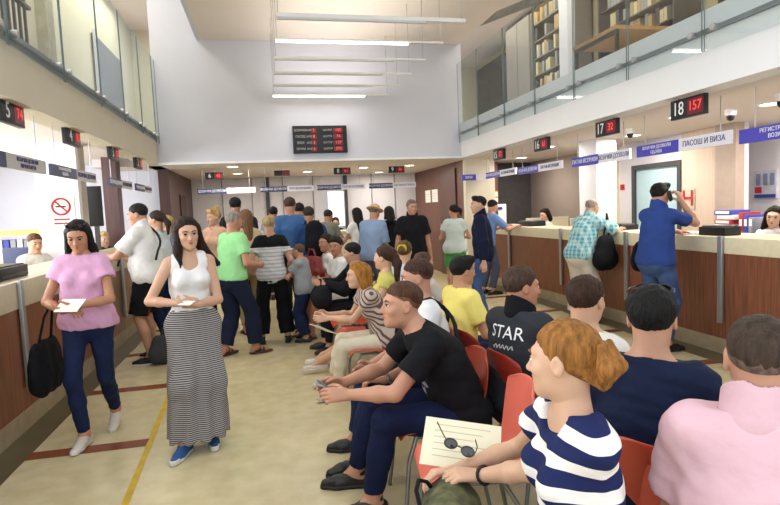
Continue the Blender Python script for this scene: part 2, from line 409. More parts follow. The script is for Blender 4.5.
    # --- eyes, brows, lips (own look: separate small parts)
    if facefine:
        for q in (1, -1):
            bb = B(); cc = H(q*.031, .0805, .0105); r = .0118*hs; n = 12; vs = []; fs = []; mi = []
            for a_ in range(7):
                for b_ in range(n):
                    t_ = PI*.5*a_/6*1.2; ph = 2*PI*b_/n
                    vs.append(cc+Hm@(V(math.sin(t_)*math.cos(ph)*1.15, math.cos(t_), math.sin(t_)*math.sin(ph)*.72)*r))
            for a_ in range(6):
                for b_ in range(n): fs.append((a_*n+b_, a_*n+(b_+1) % n, (a_+1)*n+(b_+1) % n, (a_+1)*n+b_)); mi.append(1 if a_ < 3 else 0)
            mesh_obj('eye', vs, fs, [EYEW, EYED], E, mi=mi)
            bt = B(); bt.tube([H(q*.013, .095, .0285), H(q*.03, .0925, .0345), H(q*.05, .078, .029)], [.0022*hs, .0034*hs, .0016*hs], 6)
            bt.make('eyebrow', hairmat(brow or haircol), E)
            if hv < .0075:
                bt = B(); bt.tube([H(q*.018, .0905, .0125), H(q*.031, .0945, .0185), H(q*.046, .084, .014)], [.001*hs, .0022*hs, .0016*hs], 5); bt.make('eyelashes', hairmat('241812'), E)
        S = Shape()
        for q in (1, -1): S.seg(H(0, .0945, -.0475), H(q*.02, .085, -.0505), .0052*hs, .0026*hs, .003); S.seg(H(0, .0935, -.057), H(q*.018, .085, -.0545), .006*hs, .003*hs, .003)
        soft('lips', S, .0025 if hv < .0062 else .004, LIPS, E)
    # --- hair
    if hair:
        for spec in (hair if isinstance(hair, list) else [hair]):
            kind = spec['kind']; t = spec.get('t', .012); col = spec.get('col', haircol)
            S = Shape(); S.ell(H(0, -.014, .036), V(.0745, .0945, .0825)*hs, R, .01)
            drop = spec.get('drop', 0.)
            ys = [-.13, -.09, -.05, -.015, .012, .04, .062, .085, .12]
            zs = {'top': [-.0, .0, .015, .045, .05, .054, .06, .071, .08], 'short': [-.08, -.08, -.06, .006, -.004, .035, .055, .07, .08], 'long': [-.1, -.1, -.1, -.09, -.05, .045, .07, .085, .095],
                  'bald': [-.055, -.05, -.03, .0, .01, .2, .2, .2, .2], 'up': [-.05, -.05, -.03, .0, -.0, .04, .06, .075, .09]}[kind]
            def cutf(P, ys=ys, zs=zs, drop=drop):
                q_ = (P-Hc)@Hm/hs; return ((np.interp(q_[:, 1], ys, zs)-drop+.004*np.sin(q_[:, 0]*170+q_[:, 1]*90)-q_[:, 2])*hs*.75).astype(f4)
            S.cut(cutf)
            def thick(P, ys=ys, zs=zs, drop=drop, t=t, kind=kind):
                q_ = (P-Hc)@Hm/hs; a = np.clip((q_[:, 2]-np.interp(q_[:, 1], ys, zs)+drop)/.05, 0, 1)**.55
                sd_ = (.45+.55*np.clip(q_[:, 2]/.08, 0, 1)) if kind in ('short', 'top') else (.75+.25*np.clip(q_[:, 2]/.08, 0, 1))
                return (-t*hs*a*sd_*(1+.25*np.sin(q_[:, 0]*95+3*np.sin(q_[:, 1]*40))*np.sin(q_[:, 1]*80+q_[:, 2]*60))).astype(f4)
            S.noise = thick
            if kind == 'bald': S.cut(lambda P: (((P-Hc)@Hm/hs)[:, 2]-.07)*hs)
            if spec.get('quiff'): S2 = Shape(); S2.seg(H(-.04, .05, .1), H(.04, .05, .1), .022*hs, .022*hs, .01); S.add(S2, .02)
            if spec.get('fringe'): S2 = Shape(); S2.ell(H(0, .06, .078), V(.064, .04, .03)*hs, R); S.add(S2, .02)
            W_ = Shape(); W_.add(S)
            for (a, b, r1, r2, *fl) in spec.get('locks', []):
                a = H(*a) if len(a) == 3 else a; b = H(*b) if len(b) == 3 else b
                W_.seg(a, b, r1*hs, r2*hs, .03 if not spec.get('tight') else .008)
            fr = spec.get('freq', 260)
            am = spec.get('amp', .0022)
            def nz(P, am=am, fr=fr):
                q_ = (P-Hc)@Hm; return (am*np.sin(q_[:, 0]*fr+2.2*np.sin(q_[:, 2]*22)+q_[:, 1]*fr*.8)).astype(f4)
            if am: W_.noise = nz
            soft('hair', W_, min(hv*1.15, .012), hairmat(col), E)
    # --- clothes
    if bottom:
        kd = bottom['kind']; m = bottom['mat']; e = bottom.get('e', .012)
        S = Shape(); 
        if kd == 'skirt':
            hem = V(*bottom['hem']); r0 = (.125*s+e); r1 = bottom.get('r', .2)
            S.seg(Pv+d1*.10*s, Pv-d1*.02, .118*s*F+e, .15*s*F+e, .04, fv0, 1.2); S.seg(hp[0], hp[1], .10*s*F+e, .10*s*F+e, .05)
            mid = bottom.get('mid')
            if mid is not None: S.seg(Pv, V(*mid), .15*s+e, bottom.get('rm', r1), .06, V(0, 1, 0), 1.2); S.seg(V(*mid), hem-V(0, 0, .05), bottom.get('rm', r1), r1, .06, V(0, 1, 0), 1.2)
            else:
                S.seg(Pv, hem-V(0, 0, .05), .15*s+e, r1, .06, V(0, 1, 0), 1.2)
            for i in (0, 1): S.seg(hp[i], kn[i], .09*s+e, .07*s+e, .06); S.seg(kn[i], kn[i]+(an[i]-kn[i])*.8, .07*s+e, .07*s+e, .06)
            S.plane(hem, (0, 0, -1)); S.plane(Pv+d1*.11*s, d1)
            w_, c_ = hem, bottom.get('pleat', .006)
            def pl(P): 
                a = np.arctan2(P[:, 0]-w_[0], P[:, 1]-w_[1]); k_ = np.clip((Pv[2]-P[:, 2])/.5, 0, 1); return (c_*k_*np.sin(a*9+P[:, 2]*5)).astype(f4)
            S.noise = pl
        else:
            S0 = S; S = Shape()
            S.seg(hp[0]+V(0, -.012*s, .02*s), hp[1]+V(0, -.012*s, .02*s), .09*s*F+e, .09*s*F+e, .05)
            S.seg(hp[0]+V(0, -.03*s, -.02*s), hp[1]+V(0, -.03*s, -.02*s), (.088 if fem else .074)*s*F+e, (.088 if fem else .074)*s*F+e, .05)
            S.seg(Pv-d1*.02*s, Pv+d1*.10*s, .138*s*F+e, (.125 if fem else .14)*s*F+e, .05, fv0, 1.25)
            S.plane(Pv+d1*bottom.get('top', .09 if not top or top.get('hem', -.03) > -.036 else top['hem']+.05)*s, d1); S0.add(S); S = S0
            frac = bottom.get('len', 1.9); fl = bottom.get('flare', .0)
            for i in (0, 1):
                L = Shape(); L.seg(hp[i], kn[i], .086*s*F+e, .056*s*(.5+.5*F)+e+fl*.6, .03)
                if frac <= 1: L.plane(hp[i]+(kn[i]-hp[i])*frac, kn[i]-hp[i])
                else:
                    L.seg(kn[i], kn[i]+(an[i]-kn[i])*.4, .055*s+e+fl*.6, .055*s+e+fl, .02); L.seg(kn[i]+(an[i]-kn[i])*.4, an[i], .055*s+e+fl, .042*s+e+fl, .02)
                    L.plane(kn[i]+(an[i]-kn[i])*(frac-1), an[i]-kn[i])
                    L.cuts.append(lambda P: -P[:, 2]+.012)
                S.add(L, .03)
            S.noise = folds(bottom.get('fold', .0035), .13, int(loc[0]*77+500))
        soft('skirt' if kd == 'skirt' else ('shorts' if bottom.get('len', 1.9) <= 1 else 'trousers'), S, bv, m, E)
    if top:
        e = top.get('e', .014); S = Shape(); T = Shape(); torso(T, e)
        if top.get('hem', -.03) < -.035 and bottom:
            x_ = bottom.get('e', .012)+.012
            T.seg(hp[0]+V(0, -.012*s, .02*s), hp[1]+V(0, -.012*s, .02*s), .09*s*F+x_, .09*s*F+x_, .05); T.seg(Pv-d1*.02*s, Pv+d1*.12*s, .138*s*F+x_, (.12 if fem else .14)*s*F+x_, .05, fv0, 1.25)
        if top.get('blouse'): T.seg(Pv+d1*.08*s, Pv+d1*.2*s, .16*s*F+e, .15*s*F+e, .05, fv0, 1.25)
        for (c_, r_) in top.get('scoop', []):
            T.ell(N+rv*c_[0]*s+fv*c_[1]*s+d2*c_[2]*s, V(*r_)*s, np.stack([rv, fv, d2]), .008, True)
        T.seg(N-d2*.012*s, H(0, -.02, 0), neckr+.008+top.get('neck', 0), neckr+.02+top.get('neck', 0), .006, sub=True)
        T.plane(N+d2*.016*s, d3)
        T.plane(Pv+d1*top.get('hem', -.03)*s, -d1) if top.get('hem', -.03) > -.2 else None
        S.add(T)
        fr = top.get('sleeve', .6)
        for i in (0, 1):
            if fr <= 0: continue
            L = Shape(); r1 = .05*s*g*(.6+.4*F)+e; r2 = .042*s*g+e+top.get('flare', .006)
            L.seg(sh[i], el[i], r1, r2, .03)
            if fr <= 1: L.plane(sh[i]+(el[i]-sh[i])*fr, el[i]-sh[i])
            else:
                L.seg(el[i], wr[i], r2, .031*s*g+e, .02); L.plane(el[i]+(wr[i]-el[i])*(fr-1), wr[i]-el[i])
            S.add(L, .03)
        if fr <= 0 and top.get('straps'):
            for i in (0, 1): 
                q = (1, -1)[i]
                T.cuts.append((lambda c0: (lambda P: .052*s-np.sqrt((((P-c0)*V(1, .55, 1))**2).sum(1))))(sh[i]-d2*.0*s+rv*q*.025*s))
        S.noise = folds(top.get('fold', .004), top.get('wl', .12), int(loc[1]*77+300))
        nm = top.get('name', 'shirt')
        o = soft(nm, S, min(bv, top.get('v', 1)), top['mat'], E)
        if top.get('collar'):
            K = Shape(); K.seg(N, N+d3*.10*s, neckr+.036, neckr+.028, .01); K.seg(N-d2*.05*s, H(0, -.02, 0), neckr+.006, neckr+.008, .012, sub=True); K.plane(N+d3*.064*s, d3+fv*.5); K.plane(N-d2*.03*s, -d2)
            soft('collar', K, max(.004, hv*.8), top.get('cmat', top['mat']), E)
    if shoes:
        for i in (0, 1):
            hl, ba, to, dn = footpts(i); k_ = shoes['kind']; w = 1.; f = fdv[i]; m = shoes['mat']; gp = an[i]+dn*.088*s
            vx = max(.006, bv*.6) if bv < .02 else .014
            if k_ in ('sneaker', 'shoe', 'flat'):
                S = Shape(); S.seg(hl, ba, .036*s, .041*s*g, .02); S.seg(ba, to+f*.01, .041*s*g, .028*s, .02)
                if k_ != 'flat': S.seg(an[i]-f*.01, ba-f*.02, .043*s, .034*s, .02); S.plane(an[i]+(-dn)*.012*s, -dn)
                else: S.plane(an[i]+dn*.035*s, -dn)
                S.plane(gp-dn*.012, dn); soft('shoe', S, vx, m, E)
            S = Shape(); S.seg(hl+dn*.02*s, ba+dn*.015*s, .037*s, .044*s*g, .02); S.seg(ba+dn*.015*s, to+f*.012+dn*.015*s, .044*s*g, .031*s, .02)
            S.plane(gp-dn*shoes.get('st', .024), -dn); S.plane(gp, dn); soft('sole', S, vx, shoes.get('sole', m), E)
            if k_ == 'sneaker' and hv < .006:
                S = Shape(); S.seg(to-f*.01, to+f*.012, .036*s, .031*s, .01); S.plane(gp-dn*.035, -dn); S.plane(gp, dn); S.plane(to-f*.018, -f); soft('toe_cap', S, .006, shoes.get('sole', m), E)
                sd_ = nrm(np.cross(f, dn))
                for t_ in range(4):
                    c = an[i]+(ba-an[i])*(.28+.17*t_)-dn*(.034-.006*t_)*s
                    B().tube([tuple(c-sd_*.022+dn*.006), tuple(c-dn*.004), tuple(c+sd_*.022+dn*.006)], .003, 5).make('lace', shoes.get('sole', m), E)
            if k_ == 'sandal':
                S = Shape(); 
                for t_ in (.35, .8):
                    c = an[i]+(ba-an[i])*t_+dn*.02*s; L = Shape(); L.seg(c+dn*.03, c-dn*.012, .04*s, .04*s*g, .01); L.plane(c+f*.014, f); L.plane(c-f*.014, -f); L.plane(gp-dn*.012, dn); S.add(L)
                soft('strap', S, .008, m, E)
    E_j = dict(E=E, N=N, C=C, P=Pv, sh=sh, el=el, wr=wr, kn=kn, an=an, H=H, Hm=Hm, Hc=Hc, d1=d1, d2=d2, fv=fv, rv=rv, s=s, hs=hs, fv0=fv0)
    E_j['w'] = lambda p: wrot(E, p)
    DBG.append((label, E_j['w'](Hc), s))
    return E_j
# ------------------------------------------------------------------ camera, world
cam = bpy.data.objects.new('camera', bpy.data.cameras.new('camera')); COL.objects.link(cam); SC.camera = cam
yaw, pit, rol = .21351, .07802, .0423
F_ = Vector((math.sin(yaw)*math.cos(pit), math.cos(yaw)*math.cos(pit), -math.sin(pit))); R_ = Vector((math.cos(yaw), -math.sin(yaw), 0)); U_ = R_.cross(F_)
R2 = R_*math.cos(rol)-U_*math.sin(rol); U2 = U_*math.cos(rol)+R_*math.sin(rol)
cam.matrix_world = Matrix(((R2.x, U2.x, -F_.x, 0), (R2.y, U2.y, -F_.y, 0), (R2.z, U2.z, -F_.z, 1.6), (0, 0, 0, 1)))
cam.data.sensor_width = 36; cam.data.lens = 558.66/780*36; cam.data.clip_start = .05
cam.data.dof.use_dof = False
w = bpy.data.worlds.new('sky'); SC.world = w; w.use_nodes = True
w.node_tree.nodes['Background'].inputs[0].default_value = (.90, .95, 1, 1); w.node_tree.nodes['Background'].inputs[1].default_value = 2.0
SC.view_settings.view_transform = 'Standard'; SC.view_settings.look = 'None'; SC.view_settings.gamma = 1; SC.view_settings.exposure = EXPO
SC.cycles.max_bounces = 8; SC.cycles.diffuse_bounces = 4; SC.cycles.transparent_max_bounces = 12; SC.cycles.caustics_reflective = False; SC.cycles.caustics_refractive = False
SC.cycles.sample_clamp_indirect = 4
# ------------------------------------------------------------------ materials of the room
WALL = M('white paint', 'cbccd6', rough=.8, var=.01, nscale=2)
FASC = M('ivory paint', 'e4e4e5', rough=.7, var=.01, nscale=2)
LFAS = M('sand paint', 'cfc8b4', rough=.7, var=.01, nscale=2)
BEIGE = M('beige ceiling paint', 'd9cfc6', rough=.85, var=.01, nscale=2)
CEIL = M('suspended ceiling', 'd8cfca', rough=.85, var=.01)
CREAM = M('cream panel', 'e0d8c4', rough=.6, var=.02)
FLOOR = M('polished cream floor', 'cdc19c', rough=.25, var=.06, nscale=7, col2='bdb08a', bump=.03, bscale=120, spec=.5)
BAND = M('red brown inlay', '7d4228', rough=.25, var=.05)
DARKS = M('dark floor border', '5c5138', rough=.3, var=.08, nscale=5)
WOOD = M('mahogany veneer', '8a563c', rough=.35, var=.12, nscale=7, col2='613826', stretch=(9, 9, .35), bump=.05, bscale=30)
WOOD2 = M('plum wood veneer', '553a38', rough=.45, var=.1, nscale=6, col2='432b2c', stretch=(6, 6, .3))
WOOD3 = M('brown wall veneer', '6b4638', rough=.45, var=.1, nscale=5, col2='59372c', stretch=(5, 5, .3))
STONE = M('ivory counter laminate', 'd9cfb2', rough=.35, var=.03, nscale=20)
LSTONE = M('grey beige counter laminate', 'c3b7a0', rough=.35, var=.03, nscale=20)
STEEL = M('brushed steel', 'a9a9ab', rough=.35, metal=.7, var=.02)
DGREY = M('dark grey metal', '3c3d40', rough=.5, var=.03)
BLACK = M('black plastic', '16161a', rough=.4, var=.05)
PAPER = M('white paper', 'eae8e0', rough=.7, var=.01)
WHITEP = M('white plastic', 'e6e6e4', rough=.4, var=.01)
GLASS = glass_mat('balustrade glass'); GLEDGE = M('green glass edge', '6c7d7d', rough=.2, var=.02)
# ------------------------------------------------------------------ shell
b = B(); b.box(-8, 10, -3, 16.5, -.1, 0); struct('floor', b, FLOOR)
n = 0
def trim(bb, mat, **k):
    global n; n += 1; return struct('trim_%d' % n, bb, mat, **k)
for y in (1.35, 2.75, 4.13, 5.53, 6.95, 8.35, 9.75): trim(B().box(-1.70, -.93, y, y+.13, .001, .004), BAND)
for y in (1.5, 2.98, 4.45, 5.93, 7.4, 8.9): trim(B().box(3.0, 4.14, y, y+.13, .001, .004), BAND)
trim(B().box(-1.92, -1.70, -1, 11, .0005, .005), DARKS); trim(B().box(4.14, 4.4, -1, 11, .0005, .005), DARKS)
tag(B((-.93, 3.9, 0)).add([(-.80, 2.0, .003), (-.84, 2.0, .003), (-.98, 5.3, .003), (-.94, 5.3, .003), (-.80, 2.0, .001), (-.84, 2.0, .001), (-.98, 5.3, .001), (-.94, 5.3, .001)],
    [(0, 1, 2, 3), (7, 6, 5, 4), (0, 4, 5, 1), (2, 6, 7, 3), (1, 5, 6, 2), (0, 3, 7, 4)]).make('floor_tape', M('yellow tape', 'c9a72a', rough=.5)), 'thin yellow queue tape stuck along the floor by the striped skirt', 'floor tape')
bpy.data.objects['floor_tape'].location = (-.93, 3.9, 0)
# far white wall of the hall, standing on the soffit, with left slot
struct('wall_back', B().box(-1.85, 3.95, 10.8, 11.0, 2.56, 6.6), WALL)
trim(B().box(-1.86, 3.95, 10.78, 10.8, 2.56, 2.60), FASC)
struct('ceiling', B().box(-1.0, 3.9, 3.2, 10.8, 4.78, 4.95), BEIGE)
struct('ceiling_slot', B().box(-1.9, -1.0, 3.2, 10.8, 6.4, 6.6), WALL)
trim(B().box(-1.06, -1.0, 3.2, 10.8, 4.78, 6.4), WALL)
# galleries: slab + fascia
struct('wall_left', B().box(-2.1, -1.85, -1.5, 15.2, 2.56, 2.98), LFAS)
struct('wall_right', B().box(3.9, 4.15, -1.5, 10.8, 2.56, 3.24), FASC)
struct('ceiling_left', B().box(-5.5, -2.1, -1.5, 15.2, 2.70, 2.95), CEIL)
struct('ceiling_right', B().box(4.15, 9, -1.5, 16.2, 2.56, 3.2), CEIL)
struct('ceiling_far', B().box(-3, 4.15, 11.0, 16.2, 2.56, 2.8), CEIL)
struct('wall_gallery_left', B().box(-3.2, -3.0, 3, 15.2, 2.95, 6.4), M('cream gallery wall', 'd3cdb6', rough=.8, var=.01))
struct('ceiling_gallery_left', B().box(-3.0, -1.85, 3, 15.2, 6.2, 6.4), BEIGE)
struct('wall_gallery_end', B().box(-3.0, -1.85, 15.0, 15.2, 2.95, 6.2), M('cream gallery wall', 'd3cdb6'))
struct('wall_gallery_right', B().box(6.4, 6.6, 2, 16.4, 3.2, 5.8), M('olive gallery wall', 'b3a983', rough=.8, var=.02))
struct('wall_gallery_right_end', B().box(3.95, 6.4, 16.2, 16.4, 3.2, 5.8), M('cream gallery wall', 'd3cdb6'))
struct('ceiling_gallery_right', B().box(3.9, 6.6, 2, 16.4, 5.7, 5.85), BEIGE)
# void ceiling closes against gallery front
trim(B().box(3.9, 3.98, 3.2, 10.8, 5.0, 5.85), BEIGE)
# far zone
PANEL = M('white wall panel', 'cfccd0', rough=.55, var=.01)
struct('wall_far', B().box(-3, 4.3, 15.2, 15.4, 0, 2.56), PANEL)
for x in (-1.1, -.35, .45, 1.25, 2.85, 3.5): trim(B().box(x-.012, x+.012, 15.17, 15.2, 0, 2.56), M('panel joint', '8d8a90'))
for x in (.05, 2.12): trim(B().box(x-.05, x+.05, 15.12, 15.2, 0, 2.56), DGREY)
struct('wall_far_left', B().box(-1.95, -1.85, 11.9, 15.2, 0, 2.56), WOOD2)
struct('wall_far_left_end', B().box(-2.05, -1.85, 11.8, 11.9, 0, 2.62), WOOD2)
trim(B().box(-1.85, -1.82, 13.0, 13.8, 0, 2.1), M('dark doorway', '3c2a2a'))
struct('wall_far_right', B().box(4.1, 4.25, 11.3, 15.2, 0, 2.56), WOOD3)
d = B().box(4.06, 4.1, 11.72, 12.88, 0, 2.43); o = struct('door_1', d, M('dark brown door', '4a2c24', rough=.4))
B().tube([(4.02, 12.7, .95), (4.02, 12.7, 1.2)], .015).make('door_handle', STEEL, o)
struct('wall_niche', B().box(4.1, 4.75, 11.15, 11.3, 0, 2.56), CREAM)
struct('wall_niche_side', B().box(4.65, 4.75, 11.3, 12.4, 0, 2.56), CREAM)
struct('wall_dark_panel', B().box(4.75, 6.35, 12.4, 12.5, 0, 2.56), M('dark grey wall', '4b484a', rough=.6))
struct('wall_brown_strip', B().box(4.7, 5.15, 11.9, 12.0, 1.6, 2.56), WOOD3)
# right back office walls
RB = M('beige striped wall', 'cdbcaa', rough=.7, var=.03, nscale=5, col2='bfa999', stretch=(1, 14, .1))
struct('wall_right_back', B().box(6.3, 6.4, 6.4, 12.4, 0, 2.56), M('office wall', 'd3d0d6', rough=.7, var=.01))
struct('wall_right_beige', B().box(6.22, 6.3, 6.72, 7.44, 0, 2.56), RB)
struct('wall_right_pillar', B().box(6.16, 6.3, 6.37, 6.72, 0, 2.56), M('taupe pillar', 'a8978b', rough=.7, var=.03))
struct('wall_right_white', B().box(7.1, 7.2, -1.5, 8.2, 0, 2.56), M('office wall', 'd3d0d6'))
struct('wall_right_cream', B().box(6.2, 6.3, 9.1, 9.7, 0, 2.56), M('warm cream wall', 'ddd0b0', rough=.7, var=.01))
struct('wall_right_grey', B().box(6.2, 6.3, 9.7, 12.4, 0, 2.56), M('brownish grey wall', '8d8078', rough=.7, var=.02))
struct('column', B().box(5.1, 5.45, 7.95, 8.45, 0, 2.56), FASC)
o = struct('door_2', B().box(6.24, 6.3, 7.52, 8.54, 0, 2.08), M('pale blue door glass', 'a9c3cb', rough=.25, var=.02))
for q in ((7.44, 7.52), (8.54, 8.62)): B().box(6.2, 6.3, *q, 0, 2.16).make('door_frame', DGREY, o)
B().box(6.2, 6.3, 7.52, 8.54, 2.08, 2.16).make('door_frame', DGREY, o)
# left back: daylit windows and partition
WIN = M('bright daylight window', 'f4f7ff', rough=.3, var=0, emit=1.6)
struct('wall_left_outer', B().box(-5.5, -5.3, -1.5, 12, 0, 2.95), WALL)
for i, y in enumerate((1.5, 3.4, 5.3, 7.2, 9.1, 11.0)):
    o = struct('window_%d' % (i+1), B().box(-5.3, -5.27, y-.85, y+.85, .95, 2.6), WIN)
    for q in (y-.88, y, y+.85): B().box(-5.27, -5.22, q, q+.04, .92, 2.62).make('window_frame', WHITEP, o)
    B().box(-5.27, -5.2, y-.88, y+.89, .9, .95).make('window_sill', WHITEP, o)
struct('wall_left_end', B().box(-5.5, -2.0, 12.0, 12.1, 0, 2.7), WALL)
struct('wall_partition', B().box(-3.05, -2.52, 8.5, 8.6, 0, 2.7), M('bright white panel', 'e9e9ec', rough=.6, var=.01))
struct('column_left', B().box(-2.66, -2.54, 8.7, 8.95, 0, 2.7), M('greige column', 'b8afa4', rough=.6, var=.02))
struct('column_plum', B().box(-2.75, -2.52, 10.6, 10.9, 0, 2.7), WOOD2)
# ------------------------------------------------------------------ balustrades
def balustrade(x, ys, z0, z1, zc, inn, label, group=None):
    E = thing('glass_balustrade', label, 'balustrade', (x, ys[0], z0))
    for a, c in zip(ys[:-1], ys[1:]):
        p = B(E.location).box(x-.005, x+.005, a+.012, c-.012, z0, z1).make('glass_pane', GLASS, E)
        for yy in (a+.012, c-.018): B(E.location).box(x-.0055, x+.0055, yy, yy+.003, z0, z1).make('pane_edge', GLEDGE, p)
        for yy in (a+.13, c-.13): 
            B(E.location).lathe((x-.03, yy, zc), [(.028, 0), (.03, .004), (.03, .052), (.028, .056)], 12, 'X').make('clamp', STEEL, p)
    B(E.location).box(x+inn*.02, x+inn*.05, ys[0], ys[-1], zc-.02, zc+.02).make('mounting_rail', M('rail grey', '8a9094', rough=.4, metal=.4), E)
    return E
balustrade(-1.80, [1.2, 2.35, 3.55, 4.75, 5.95, 7.18, 8.28, 9.40, 10.48, 10.78], 2.93, 4.4, 3.05, -1, 'frameless glass balustrade along the left gallery above the sand fascia')
balustrade(3.84, [1.1, 2.2, 3.27, 4.33, 5.39, 6.45, 7.5, 8.55, 9.7, 10.75], 2.86, 4.4, 3.04, 1, 'frameless glass balustrade along the right gallery above the white fascia')
# gallery contents
def cabinet(name, label, x0, x1, y0, y1, z0, z1, frame, shelfn, fills, cat='cabinet', door=True):
    E = thing(name, label, cat, (x0, (y0+y1)/2, z0))
    bb = B(E.location); t = .03
    bb.box(x1-t, x1, y0, y1, z0, z1).box(x0, x1, y0, y0+t, z0, z1).box(x0, x1, y1-t, y1, z0, z1).box(x0, x1, y0, y1, z1-t, z1).box(x0, x1, y0, y1, z0, z0+t); bb.make('carcass', frame, E)
    for i in range(1, shelfn):
        z = z0+(z1-z0)*i/shelfn; B(E.location).box(x0+.02, x1-t, y0+t, y1-t, z, z+.02).make('shelf', frame, E)
    if door: B(E.location).box(x0-.01, x0, y0+.02, (y0+y1)/2-.01, z0+.02, z1-.02).make('door', fills, E); B(E.location).box(x0-.01, x0, (y0+y1)/2+.01, y1-.02, z0+.02, z1-.02).make('door', fills, E)
    return E
GTINT = glass_mat('smoked cabinet glass', (.35, .36, .36), .2)
CGREY = M('taupe cabinet', '7d756c', rough=.5, var=.03)
cabinet('office_cabinet', 'tall grey-glazed office cabinet nearest the far end of right gallery', 5.9, 6.38, 13.2, 14.9, 3.2, 5.3, M('slate panel', '5d6066'), 6, GTINT)
cabinet('office_cabinet', 'tall plain taupe cabinet with closed doors in the right gallery', 5.7, 6.38, 11.3, 12.5, 3.2, 5.65, CGREY, 4, CGREY)
c3 = cabinet('office_cabinet', 'open taupe shelving cabinet full of files behind the right balustrade', 5.7, 6.38, 10.0, 11.25, 3.2, 5.65, CGREY, 7, GTINT, door=False)
c4 = cabinet('office_cabinet', 'dark open shelving of files behind the wooden gallery desk', 5.9, 6.38, 7.2, 9.1, 3.2, 5.5, M('dark brown shelf', '3d3229'), 7, GTINT, door=False)
FILES = [M('file cream', 'c8bb92'), M('file black', '2c2b2b'), M('file grey', '8c8d8c'), M('file tan', 'a98f5d')]
rr = random.Random(2)
k = 0
for (x, ya, yb, zb, dz) in ((5.72, 10.06, 11.2, 3.23, .35), (6.0, 7.3, 9.0, 3.23, .3286)):
    for lv in range(7):
        y = ya
        while y < yb-.12:
            h = rr.uniform(.2, .27); wd = rr.uniform(.06, .09)
            if rr.random() < .75:
                pos = 'cabinet' if x < 5.9 else 'shelving'
                o = B((x, y, zb+lv*dz)).box(x, x+.2, y, y+wd, zb+lv*dz, zb+lv*dz+h).make('file_box', FILES[rr.randrange(4)])
                o.location = (x, y, zb+lv*dz)
                tag(o, 'upright file binder standing in the '+('taupe gallery cabinet' if x < 5.9 else 'dark gallery shelving'), 'binder', 'files in the gallery '+pos)
            y += wd+rr.choice((.01, .01, .12))
struct('column_gallery', B().box(5.6, 5.75, 9.6, 9.9, 3.2, 5.7), M('white paint', 'dcdce0'))
E = thing('desk', 'wooden-topped desk with black metal legs behind the right glass balustrade', 'desk', (5.0, 8, 3.2))
B(E.location).box(4.75, 5.6, 6.9, 8.0, 3.9, 3.95).make('desk_top', M('light oak', 'b58d55', rough=.4, var=.08, nscale=6, stretch=(6, .6, 6)), E)
for x in (4.79, 5.56):
    for y in (6.94, 7.96): B(E.location).box(x-.02, x+.02, y-.02, y+.02, 3.2, 3.9).make('leg', BLACK, E)
B(E.location).box(4.77, 4.81, 6.94, 7.96, 3.85, 3.9).make('rail', BLACK, E)
struct('window_7', B().box(6.36, 6.4, 3.0, 6.9, 3.5, 5.5), M('dark olive window', '3f3a2a', rough=.2, var=.15, nscale=3))
trim(B().obox((4.03, 9.0, 4.78), (.1, 3.0, .1), rx=math.radians(10)), M('grey beam', '85857f'))
# left gallery door panel
o = struct('door_3', B().box(-3.0, -2.96, 11.6, 13.6, 2.95, 5.1), M('slate door', '7d8084', rough=.5))
B(o.location).box(-2.96, -2.92, 11.55, 11.62, 2.95, 5.15).make('door_frame', WALL, o)
struct('column_gallery_left', B().box(-3.0, -2.86, 8.9, 9.2, 2.95, 6.2), M('khaki column', 'aba690'))  # column in a darker khaki than the cream gallery wall
E = thing('stair_rail', 'dark metal stair railing high up behind the left glass', 'railing', (-2.8, 7.3, 2.95))
for i in range(7): B(E.location).box(-2.82, -2.79, 7.0+i*.16, 7.03+i*.16, 3.4+i*.04, 4.7).make('baluster', DGREY, E)
B(E.location).box(-2.84, -2.77, 6.95, 8.1, 4.3, 4.34).make('handrail', DGREY, E)
# ------------------------------------------------------------------ counters
def counter(label, x, xb, y0, y1, posts, side, stone, zb, zt=1.18, kz=.16):
    E = thing('service_counter', label, 'counter', (x, (y0+y1)/2, 0)); o = E.location; d = 1 if xb > x else -1
    a, c = sorted((x, x+d*.04)); yy = [y0]+posts+[y1]
    for p, q in zip(yy[:-1], yy[1:]): B(o).box(a, c, p+.004, q-.004, kz, zb).make('front_panel', WOOD, E)
    a2, c2 = sorted((x-d*.01, xb)); B(o).box(a2, c2, y0, y1, zb, zt).make('worktop', stone, E, bevel=.006)
    a3, c3_ = sorted((x-d*.005, x+d*.03)); B(o).box(a3, c3_, y0, y1, 0, kz).make('kick_plate', M('kick laminate', 'a8987c', rough=.4), E)
    a4, c4_ = sorted((x+d*.04, xb)); B(o).box(a4, c4_, y0, y0+.03, 0, zb).make('end_panel', WOOD, E); B(o).box(a4, c4_, y1-.03, y1, 0, zb).make('end_panel', WOOD, E)
    for p in posts: B(o).box(*sorted((x-d*.04, x-d*.012)), p-.03, p+.03, .32, zt+.01).make('post', STEEL, E, bevel=.004)
    return E
counter('long left service counter with mahogany front and grey-beige worktop', -1.92, -2.5, -.5, 10.9, [1.7, 3.24, 4.81, 6.35, 7.9, 9.45], 1, LSTONE, .95, 1.16)
counter('long right service counter with mahogany front and ivory worktop', 4.4, 5.0, -.5, 10.85, [1.7, 3.22, 4.7, 6.2, 7.8, 9.68], -1, STONE, 1.02, 1.18)
E = thing('service_counter', 'ivory fronted service counter at the far end of the hall', 'counter', (1, 12.3, 0)); o = E.location
B(o).box(-1.5, 3.4, 12.25, 12.9, 1.12, 1.16).make('worktop', STONE, E, bevel=.006)
for x in (-1.45, -.22, 1.0, 2.2): B(o).box(x, x+1.18, 12.3, 12.34, .12, 1.12).make('front_panel', STONE, E)
B(o).box(-1.45, 3.38, 12.32, 12.36, 0, .12).make('kick_plate', DGREY, E)
